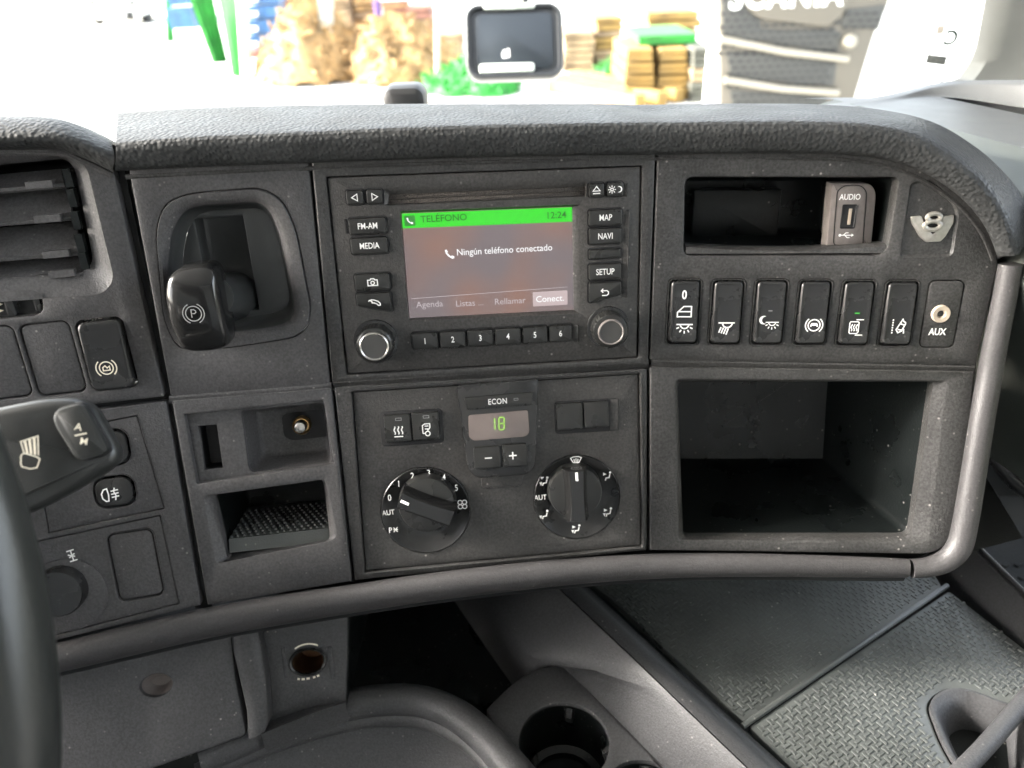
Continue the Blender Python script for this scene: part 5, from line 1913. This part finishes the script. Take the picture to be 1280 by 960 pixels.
# black sensor pod on the back of the padded top
sp = ony(505, 131, .60)
mb = MB()
f_ = Facet(sp, 0, 0)
k = f_.px(505, 131)
lp = rrect(0, -22 * k, 54 * k, 86 * k, 14 * k, 6)
mb.loft([L(f_, inset(lp, .003), -.03), L(f_, lp, -.024), L(f_, lp, -.006), L(f_, inset(lp, .0015), -.002), L(f_, inset(lp, .005), 0)], cap0=True)
tag(mb.build('sensor_pod', mat('sensor_black', (.035, .035, .035), .45), None, sp), 'small rounded black sensor pod peeping over the padded top', 'sensor')

# device hanging in front of the screen
dv = at(643, 50, 1.25)
f_ = Facet(dv, 0, 0)
f_.U, f_.V, f_.N = RT, UPV, -FWD
f_.U = (RT * .998 + UPV * .03).normalized()
f_.V = f_.U.cross(-f_.N).normalized() * -1
f_.V = f_.N.cross(f_.U).normalized()
k = f_.px(643, 50)
hd = thing('hanging_mirror', 'black rounded mirror housing hanging beyond the windscreen with painted pale reflections', 'mirror', f_.P(643, 97))
lp = rrect(0, 0, 122 * k, 93 * k, 18 * k, 8)
mb = MB()
mb.loft([L(f_, inset(lp, .012), -.035), L(f_, inset(lp, .003), -.028), L(f_, lp, -.012), L(f_, lp, -.003), L(f_, inset(lp, .0022), 0), L(f_, inset(lp, .0075), -.0005), L(f_, inset(lp, .009), -.005)], cap0=True)
mb.build('housing', mat('housing_black', (.022, .023, .025), .32), hd)
mb = MB()
lp2 = rrect(0, 0, 96 * k, 70 * k, 8 * k, 6)
key(mb, f_, lp2, -.006, -.0038, .001)
mb.build('dark_face', mat('mirror_face', (.025, .03, .036), .25), hd)
pale = mat('reflection_strip', (.62, .66, .60), .35, var=.2, vs=60)  # pale strips paint the reflections at the mirror's top and bottom
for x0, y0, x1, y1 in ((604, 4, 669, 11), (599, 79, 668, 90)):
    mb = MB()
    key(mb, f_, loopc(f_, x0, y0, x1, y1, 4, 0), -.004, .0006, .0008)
    mb.build('reflection_strip', pale, hd)
icon(f_, 634, 66.5, -.0036, [('f', [(-6, -6), (-7, -1), (-4.6, 4), (-1.2, 5), (-1.2, -6)]), ('f', [(.4, -6), (.4, 6.4), (3, 5), (3, -5)])], 'print', hd, 1.4)
mb = MB()
mb.tube([f_.P(655, 6, -.03), f_.P(656, -40, -.02), f_.P(664, -140, .0)], .008, 10)
mb.build('arm', mat('arm_black', (.03, .03, .03), .5), hd)

# ================================================================== the yard
def G(px, py, z=0.0):
    return onz(px, py, z)


gmat = mat('pale_concrete', (.52, .51, .48), .9, 3, .4, var=.1, vs=.5)
mb = MB()
mb.add([V((-150, 1.6, 0)), V((150, 1.6, 0)), V((150, 200, 0)), V((-150, 200, 0))], [[0, 1, 2, 3]], False)
mb.add([V((-150, -60, -.004)), V((150, -60, -.004)), V((150, 1.6, -.004)), V((-150, 1.6, -.004))], [[0, 1, 2, 3]], False)
struct(mb.build('ground', gmat))
Mo = dict(green=mat('green_tarpaulin', (.016, .19, .024), .7, 60, .3, var=.35, vs=3), blue=mat('blue_crate_plastic', (.03, .095, .22), .55, var=.35, vs=3), straw=mat('straw', (.30, .19, .085), .95, 14, 1.0, var=.6, vs=4),
          wood=mat('pale_timber', (.21, .13, .035), .8, var=.4, vs=2.5), white=mat('white_paint', (.80, .80, .78), .4), grille=mat('grille_mesh', (.036, .036, .033), .6), taupe=mat('grille_surround', (.075, .066, .052), .5),
          chrome=mat('pale_bar', (.20, .185, .15), .35), dark=mat('dark_rubber', (.014, .014, .014), .6), brick=mat('brick_wall', (.2, .095, .07), .8, var=.4, vs=3), purple=mat('violet_paint', (.07, .03, .14), .5), pole=mat('pale_pole', (.34, .34, .30), .5),
          tan=mat('weathered_timber', (.24, .17, .10), .9, var=.5, vs=3), greywood=mat('grey_timber', (.075, .075, .06), .9, var=.5, vs=3))
M.update({'o_' + a_: b_ for a_, b_ in Mo.items()})

# white lorry facing us on the right
YT = 7.6
tk = thing('white_lorry', 'large white lorry parked nose-on with a dark banded grille', 'lorry', V((0, 0, 0)) + G(985, 300).normalized() * 0 + V((2.9, YT, 0)))
fT = Facet(V((0, YT, 0)), 0, 0)
fT.U = V((1, 0, 0))


def tq(pts, h=0, r=.02):
    return rpoly(fT.loop(pts, h), r, 3)


mb = MB()
x0 = fT.uv(874, 60).x
x1 = fT.uv(1250, 60).x
cx = fT.uv(1050, 60).x
body = rrect(cx, 2.3, 2.36, 3.0, .12, 4)
mb.loft([L(fT, [p + V((.58, 0)) for p in body], -2.3), L(fT, body, -.16), L(fT, inset(body, .05), -.08), L(fT, inset(body, .1), -.06)], cap0=True)
mb.build('cab', 'o_white', tk)
mb = MB()
key(mb, fT, rrect(cx + .03, .62, 2.26, .52, .10, 4), -.2, -.02, .04)
mb.build('bumper', 'o_white', tk)
mb = MB()
key(mb, fT, tq([(898, -60), (1130, -60), (1110, 10), (1095, 40), (1066, 135), (900, 150)], 0, .05), -.1, .0, .03)
mb.build('grille_surround', 'o_taupe', tk)


def mesh_band(pts, dx=.08, dz=.055):
    lp_ = tq(pts, .01, .02)
    mb = MB()
    key(mb, fT, lp_, -.02, .012, .004)
    gb = mb.build('grille_band', 'o_grille', tk)
    mb = MB()
    u0, u1 = min(p.x for p in lp_), max(p.x for p in lp_)
    v0, v1 = min(p.y for p in lp_), max(p.y for p in lp_)
    vv = v0 + .03
    row = 0
    while vv < v1 - .02:
        uu = u0 + .05 + (row % 2) * dx / 2
        while uu < u1 - .05:
            t_ = (vv - v0) / (v1 - v0)
            mb.box(fT.W((uu, vv), .012), dx * .7, .012, dz * .5)
            uu += dx
        vv += dz
        row += 1
    o = mb.build('grille_mesh', 'o_dark', gb)
    o['kind'] = 'stuff'


mesh_band([(902, -40), (935, -40), (952, 36), (1052, 40), (1048, 66), (905, 44)])
mesh_band([(1058, 12), (1108, 6), (1098, 38), (1050, 32)])
mesh_band([(908, 64), (1046, 78), (1042, 108), (914, 96)])
mesh_band([(912, 112), (1035, 122), (1030, 150), (918, 146)])
for (xa, ya, xb, yb) in ((900, 49, 1060, 74), (906, 100, 1048, 116), (912, 146, 1040, 158)):
    mb = MB()
    p0, p1 = fT.P(xa, ya, .03), fT.P(xb, yb, .03)
    mb.tube([p0, p0.lerp(p1, .5) + V((0, -.02, -.02)), p1], .032, 10)
    mb.build('grille_bar', 'o_chrome', tk)
mb = MB()
key(mb, fT, tq([(918, -70), (1080, -70), (1064, 0), (1050, 22), (1036, 34), (950, 24), (934, 10)], .05, .06), -.02, .055, .02)
mb.build('name_panel', 'o_taupe', tk)
text('SCANIA', fT, 983, -4, .06, 26, 'o_white', tk, .98, bold=.03, tr=1.15)
mb = MB()
lathe(mb, fT, fT.uv(1064, 52, .06), [(.062, 0), (.062, .05), (.05, .075), (.02, .085)], 24)
mb.build('round_lamp', 'o_chrome', tk)
for s_ in (-1, 1):
    mb = MB()
    key(mb, fT, rrect(cx + s_ * 1.0, .72, .36, .22, .06, 4), -.1, .0, .02)
    mb.build('headlight', mat('lamp_glass', (.5, .5, .5), .1), tk)
    mb = MB()
    lathe(mb, Facet(V((cx + .3 + s_ * 1.1, YT + 1.2, .5)), 90 * s_, 0), V((0, 0)), [(.3, -.3), (.5, -.28), (.5, -.02), (.46, .0), (.2, -.05)], 28)
    mb.build('wheel', 'o_dark', tk)
mb = MB()
key(mb, fT, rrect(cx, 3.1, 2.2, .8, .1, 4), -.1, -.05, .02)
mb.build('windscreen', mat('lorry_glass', (.03, .03, .035), .08), tk)

# green tarpaulin curtains hung from a rail, pale poles
def curtain(pts, label, folds=5, z1=3.4):
    pa, pb_ = G(*pts[0]), G(*pts[1])
    mb = MB()
    rows = []
    d_ = (pb_ - pa)
    nrm = V((-d_.y, d_.x, 0)).normalized()
    tops = pts[2], pts[3]
    ta = ony(*tops[0], pa.y)
    tb = ony(*tops[1], pb_.y)
    n = 24
    for k in range(n + 1):
        s_ = k / n
        w_ = math.sin(s_ * folds * 2 * PI) * .06
        p, q_ = pa.lerp(pb_, s_), ta.lerp(tb, s_)
        rows.append([p + nrm * w_ * 1.3, p.lerp(q_, .33) + nrm * w_, p.lerp(q_, .66) + nrm * w_ * .8, q_ + nrm * w_ * .4])
    b2_ = [[p + V((0, .03, 0)) for p in r] for r in rows]
    mb.grid(rows)
    mb.grid(b2_)
    return tag(mb.build('tarpaulin_curtain', 'o_green', None, (pa + pb_) / 2, sharp=80), label, 'tarpaulin', 'green tarpaulin curtains at the yard edge')


curtain([(266, 79), (284, 77), (222, -40), (258, -40)], 'slanting green tarpaulin curtain with a grey fold down its right side')
curtain([(291, 94), (308, 98), (266, -40), (290, -40)], 'slanting green tarpaulin curtain beside the pale pole and blue crates')
curtain([(209, 53), (217, 51), (205, -30), (212, -30)], 'thin green tarpaulin strip at the edge of the pale wall', 1)
for (x, y, xt, lab) in ((309, 104, 299, 'pale pole between green curtain and stacked blue crates'), (410, 100, 405, 'thick pale post between the two straw heaps'), (547, 106, 546, 'thin pale post standing in the green netting')):
    p = G(x, y)
    q_ = ony(xt, -60, p.y)
    mb = MB()
    mb.tube([p, p.lerp(q_, .5), q_], .11 if x == 309 else (.16 if x == 410 else .05), 12)
    tag(mb.build('post', 'o_pole', None, p), lab, 'post', 'pale posts in the yard')
# low pale wall edge with green base line
p0, p1 = G(150, 57), G(217, 52)
mb = MB()
mb.tube([p0, p1], .05, 6)
tag(mb.build('ground_rope', 'o_green', None, p0), 'thin green rope lying along the pale ground', 'rope')
# stacked blue crates
def crate(x0, y0, x1, y1, yy, lab):
    c0, c1 = ony(x0, y1, yy), ony(x1, y0, yy)
    w_, h_ = c1.x - c0.x, c1.z - c0.z
    c_ = (c0 + c1) / 2
    t_ = thing('blue_crate', lab, 'crate', V((c_.x, yy + .4, c0.z)), 'blue crates stacked behind the pale pole')
    mb = MB()
    mb.box(V((c_.x, yy + .4, c_.z)), w_ * .98, .8, h_ * .94)
    mb.build('shell', 'o_blue', t_)
    mb = MB()
    for s_ in (-1, 1):
        mb.box(V((c_.x, yy - .015, c_.z + s_ * h_ * .4)), w_, .05, h_ * .1)
    for s_ in (-.45, 0, .45):
        mb.box(V((c_.x + s_ * w_, yy - .012, c_.z)), .06, .045, h_ * .7)
    mb.build('rib', 'o_blue', t_)
    mb = MB()
    mb.box(V((c_.x - w_ * .3, yy - .05, c_.z - h_ * .1)), w_ * .3, .03, h_ * .35)
    mb.build('paper_label', 'o_white', t_)


yb = G(328, 72).y
zb = 0
for i, (ya, yc) in enumerate(((62, 43), (43, 24), (24, 6), (6, -14))):
    crate(310, yc, 346, ya, yb, ['blue crate at the bottom of the stack beside the straw heap', 'blue crate second from the bottom of the stack by the straw heap', 'blue crate third from the bottom of the stack by the straw heap', 'topmost blue crate of the stack by the straw heap'][i])
mb = MB()
c_ = ony(328, 68, yb)
mb.box(V((c_.x, yb + .4, c_.z / 2 + .02)), 1.1, .9, max(.1, ony(328, 62, yb).z - .02))
tag(mb.build('pallet', 'o_brick', None, V((c_.x, yb + .4, 0))), 'brown wooden base under the stacked blue crates', 'pallet')
for (x0, y0, x1, y1) in ((212, -12, 232, 8), (214, 8, 238, 38)):
    c0, c1 = ony(x0, y1, yb + 3), ony(x1, y0, yb + 3)
    mb = MB()
    c_ = (c0 + c1) / 2
    mb.box(V((c_.x, yb + 3.4, c_.z)), c1.x - c0.x, .8, (c1.z - c0.z) * .9)
    mb.box(V((c_.x, yb + 2.98, c_.z)), (c1.x - c0.x) * 1.02, .06, (c1.z - c0.z) * .12)
    tag(mb.build('blue_box', 'o_blue', None, V((c_.x, yb + 3.4, c0.z))), 'blue box half hidden behind the slanting green curtain, ' + ('upper' if y0 < 0 else 'lower') + ' one', 'box')


def heap(px0, px1, pyb, pyt, name, label, m, cat, rough=.3, skew=0.0, group=None):
    a_, b_ = G(px0, pyb), G(px1, pyb)
    c_ = (a_ + b_) / 2
    rx = (b_ - a_).length / 2
    top = ony((px0 + px1) / 2, pyt, c_.y).z
    rng = random.Random(int(px0))
    mb = MB()
    ph = [rng.random() * 6.28 for _ in range(8)]
    loops = []
    nn = 40
    for k in range(11):
        t_ = k / 10
        z = top * (1 - (1 - t_) ** 1.6)
        lp_ = []
        for i in range(nn):
            an = 2 * PI * i / nn
            r_1 = (1 - t_ ** 1.5) * (1 + rough * .35 * (math.sin(3 * an + ph[0]) + .6 * math.sin(7 * an + ph[1] + t_ * 4) + .5 * math.sin(13 * an + ph[2] - t_ * 7)) * .5)
            jj = rough * .12 * rx * (1 - t_)
            lp_.append(c_ + V((r_1 * rx * math.cos(an) + skew * rx * t_ + rng.uniform(-jj, jj), r_1 * rx * .8 * math.sin(an) + rng.uniform(-jj, jj), max(0, z * (1 + .25 * math.sin(2 * an + ph[4])) + rough * .10 * top * (math.sin(9 * an + ph[3] + 5 * t_) + rng.uniform(-.8, .8))))))
        loops.append(lp_)
    mb.loft(loops)
    for _ in range(420):                       # loose stalks / folds sticking out of the surface
        q = loops[rng.randrange(0, 9)][rng.randrange(nn)]
        d_ = V((rng.uniform(-1, 1), rng.uniform(-1, 1), rng.uniform(-.2, .8))).normalized()
        e_ = d_.cross(V((rng.uniform(-1, 1), rng.uniform(-1, 1), rng.uniform(-1, 1)))).normalized()
        ln = rng.uniform(.15, .5) * rx * .35
        pc_ = q + V((rng.uniform(-.1, .1), rng.uniform(-.1, .1), rng.uniform(0, .12)))
        pc_.z = max(pc_.z, .05)
        mb.box(pc_, ln, .05 * rx, .02 * rx, (d_, e_, d_.cross(e_)))
    return tag(mb.build(name, m, None, c_, sharp=75), label, cat, group)


heap(330, 444, 101, 14, 'straw_heap', 'golden straw heap sloping up beside the stacked blue crates', 'o_straw', 'heap', .5, .30)
heap(440, 572, 99, 34, 'straw_heap', 'golden straw heap in front of the brown wall and violet strip', 'o_straw', 'heap', .6, -.2)
heap(536, 652, 114, 82, 'netting_heap', 'crumpled green netting heap on the ground under the hanging mirror', 'o_green', 'netting', .7)
heap(742, 790, 96, 80, 'netting_heap', 'small green netting heap beside the timber stack', 'o_green', 'netting', .7)
p0, p1 = G(478, 78), G(510, 78)
top = ony(490, 5, p0.y).z
mb = MB()
mb.box(V(((p0.x + p1.x) / 2, p0.y + 1.2, top / 2)), (p1.x - p0.x), .4, top)
bw = thing('brown_wall', 'reddish brown wall piece standing behind the straw heap', 'wall', V(((p0.x + p1.x) / 2, p0.y + 1.2, 0)))
mb.build('wall_slab', 'o_brick', bw)
mb = MB()
for q in range(7):
    mb.box(V(((p0.x + p1.x) / 2, p0.y + .99, .25 + q * top / 7)), (p1.x - p0.x) * 1.01, .06, .06)
mb.build('course_band', 'o_straw', bw)
mb = MB()
pv = G(479, 76)
mb.tube([pv, V((pv.x, pv.y, 1)), V((pv.x, pv.y, top * 1.05))], .09, 8)
tag(mb.build('violet_post', 'o_purple', None, pv), 'violet painted post at the edge of the brown wall', 'post')

# timber stack and loose beams
ts_y = G(820, 127).y
rows_ = [(126, 110), (109, 94), (93, 78), (77, 60)]
for i, (yb_, yt_) in enumerate(rows_):
    t_ = None
    for j in range(2):
        x0, x1 = (779, 820) if j == 0 else (821, 863)
        c0, c1 = ony(x0 + i * 1.5, yb_, ts_y), ony(x1 - i, yt_, ts_y)
        c_ = (c0 + c1) / 2
        lab = ['bottom', 'second', 'third', 'top'][i] + ' layer yellow timber bundle, ' + ('mirror side' if j == 0 else 'lorry side') + ' of the stack'
        tb = thing('timber_bundle', lab, 'timber', V((c_.x, ts_y + .9, c0.z)), 'yellow timber bundles stacked in the yard')
        w_, h_ = (c1.x - c0.x) * .97, (c1.z - c0.z) * .95
        for q in range(3):
            mb = MB()
            mb.box(V((c_.x, ts_y + .9 + (q % 2) * .03, c_.z + (q - 1) * h_ / 3)), w_ * (1 - .02 * q), 1.8, h_ / 3 * .9)
            mb.build('plank', 'o_wood', tb)
c0, c1 = ony(800, 57, ts_y + .3), ony(872, 45, ts_y + .3)
mb = MB()
mb.box(V(((c0.x + c1.x) / 2, ts_y + 1.2, (c0.z + c1.z) / 2)), c1.x - c0.x, 1.6, c1.z - c0.z)
mb.box(V(((c0.x + c1.x) / 2, ts_y + 1.2, c1.z)), (c1.x - c0.x) * 1.02, 1.64, .05)
tag(mb.build('green_bundle', 'o_green', None, V(((c0.x + c1.x) / 2, ts_y + 1.2, c0.z))), 'green wrapped bundle lying on top of the timber stack', 'bundle')
for (xa, ya, xb, yb2, lab) in ((690, 106, 800, 128, 'long yellow beam lying farthest out from the timber stack'), (700, 100, 828, 124, 'long yellow beam lying in the middle of the three loose beams'), (716, 95, 850, 119, 'long yellow beam lying nearest the timber stack')):
    p, q_ = G(xa, ya, .12), G(xb, yb2, .12)
    d_ = (q_ - p).normalized()
    mb = MB()
    mb.box((p + q_) / 2, (q_ - p).length, .2, .22, (d_, V((-d_.y, d_.x, 0)), V((0, 0, 1))))
    tag(mb.build('timber_beam', 'o_wood', None, (p + q_) / 2 + V((0, 0, -.12))), lab, 'beam', 'loose beams in front of the timber stack')
# pallets, board stacks and clutter filling the far side of the yard
def board_stack(x0, x1, yb_, yt_, n, m, label, cat='timber', gap=.2, depth=1.6, jit=.04):
    g_ = G((x0 + x1) / 2, yb_)
    yy = g_.y
    l_, r_ = ony(x0, yb_, yy), ony(x1, yb_, yy)
    zt = ony((x0 + x1) / 2, yt_, yy).z
    rng = random.Random(int(x0 * 7 + yt_))
    t_ = thing('board_stack', label, cat, V(((l_.x + r_.x) / 2, yy + depth / 2, 0)), 'stacks of boards and pallets in the yard')
    hh = zt / n
    for q in range(n):
        mb = MB()
        off = rng.uniform(-jit, jit) * (r_.x - l_.x)
        mb.box(V(((l_.x + r_.x) / 2 + off, yy + depth / 2 + rng.uniform(-.05, .05), hh * (q + .5))), (r_.x - l_.x) * rng.uniform(.9, 1.02), depth, hh * (1 - gap))
        mb.build('board', m if rng.random() > .25 else 'o_tan', t_)


board_stack(346, 372, 62, -6, 9, 'o_brick', 'tall stack of reddish boards right behind the blue crates')
board_stack(376, 402, 56, -10, 8, 'o_tan', 'tall stack of weathered tan boards behind the sloping straw heap')
board_stack(414, 444, 70, -4, 10, 'o_tan', 'tall stack of tan boards beside the thick pale post')
board_stack(448, 474, 66, -12, 9, 'o_straw', 'tall golden board stack next to the violet post')
board_stack(512, 542, 72, 8, 8, 'o_brick', 'reddish board stack beyond the brown wall piece')
board_stack(546, 578, 76, 42, 5, 'o_tan', 'low tan pallet pile behind the green netting')
board_stack(704, 742, 90, 40, 6, 'o_tan', 'low weathered pallet pile on the far side of the loose beams')
board_stack(744, 776, 86, 22, 8, 'o_wood', 'yellow board stack behind the small green netting heap')
board_stack(806, 872, 70, 14, 5, 'o_wood', 'wide pale board stack rising behind the yellow timber bundles')
board_stack(862, 884, 128, 60, 8, 'o_greywood', 'narrow grey board stack squeezed beside the lorry')
# far white van
yv = G(140, 32).y
fv_ = Facet(V((0, yv, 0)), 0, 0)
fv_.U = V((1, 0, 0))
vn = thing('white_van', 'far white van with a dark bumper at the edge of the yard', 'van', V((fv_.uv(140, 20).x, yv + 2, 0)))
mb = MB()
cxv = fv_.uv(142, 20).x
key(mb, fv_, rrect(cxv, 1.5, 2.4, 2.4, .2, 4), -4, 0, .1)
mb.build('body', 'o_white', vn)
mb = MB()
key(mb, fv_, rpoly(fv_.loop([(115, 15.5), (166, 14), (167, 25), (116, 27)], .05), .03, 3), -.1, .06, .03)
mb.build('bumper', 'o_dark', vn)
mb = MB()
key(mb, fv_, rpoly(fv_.loop([(120, 18), (157, 17), (157, 22), (121, 23.5)], .08), .01, 3), 0, .09, .01)
mb.build('number_plate', 'o_white', vn)
for x in (115, 165):
    mb = MB()
    key(mb, fv_, rpoly(fv_.loop([(x - 3, 0), (x + 3, 0), (x + 3, 7), (x - 3, 8)], .02), .02, 3), -.1, .04, .02)
    mb.build('headlight', 'o_dark', vn)
    mb = MB()
    lathe(mb, Facet(V((cxv + (-1 if x < 140 else 1) * 1.0, yv + .8, .35)), 90, 0), V((0, 0)), [(.35, -.12), (.36, -.1), (.36, .1), (.2, .12)], 24)
    mb.build('wheel', 'o_dark', vn)
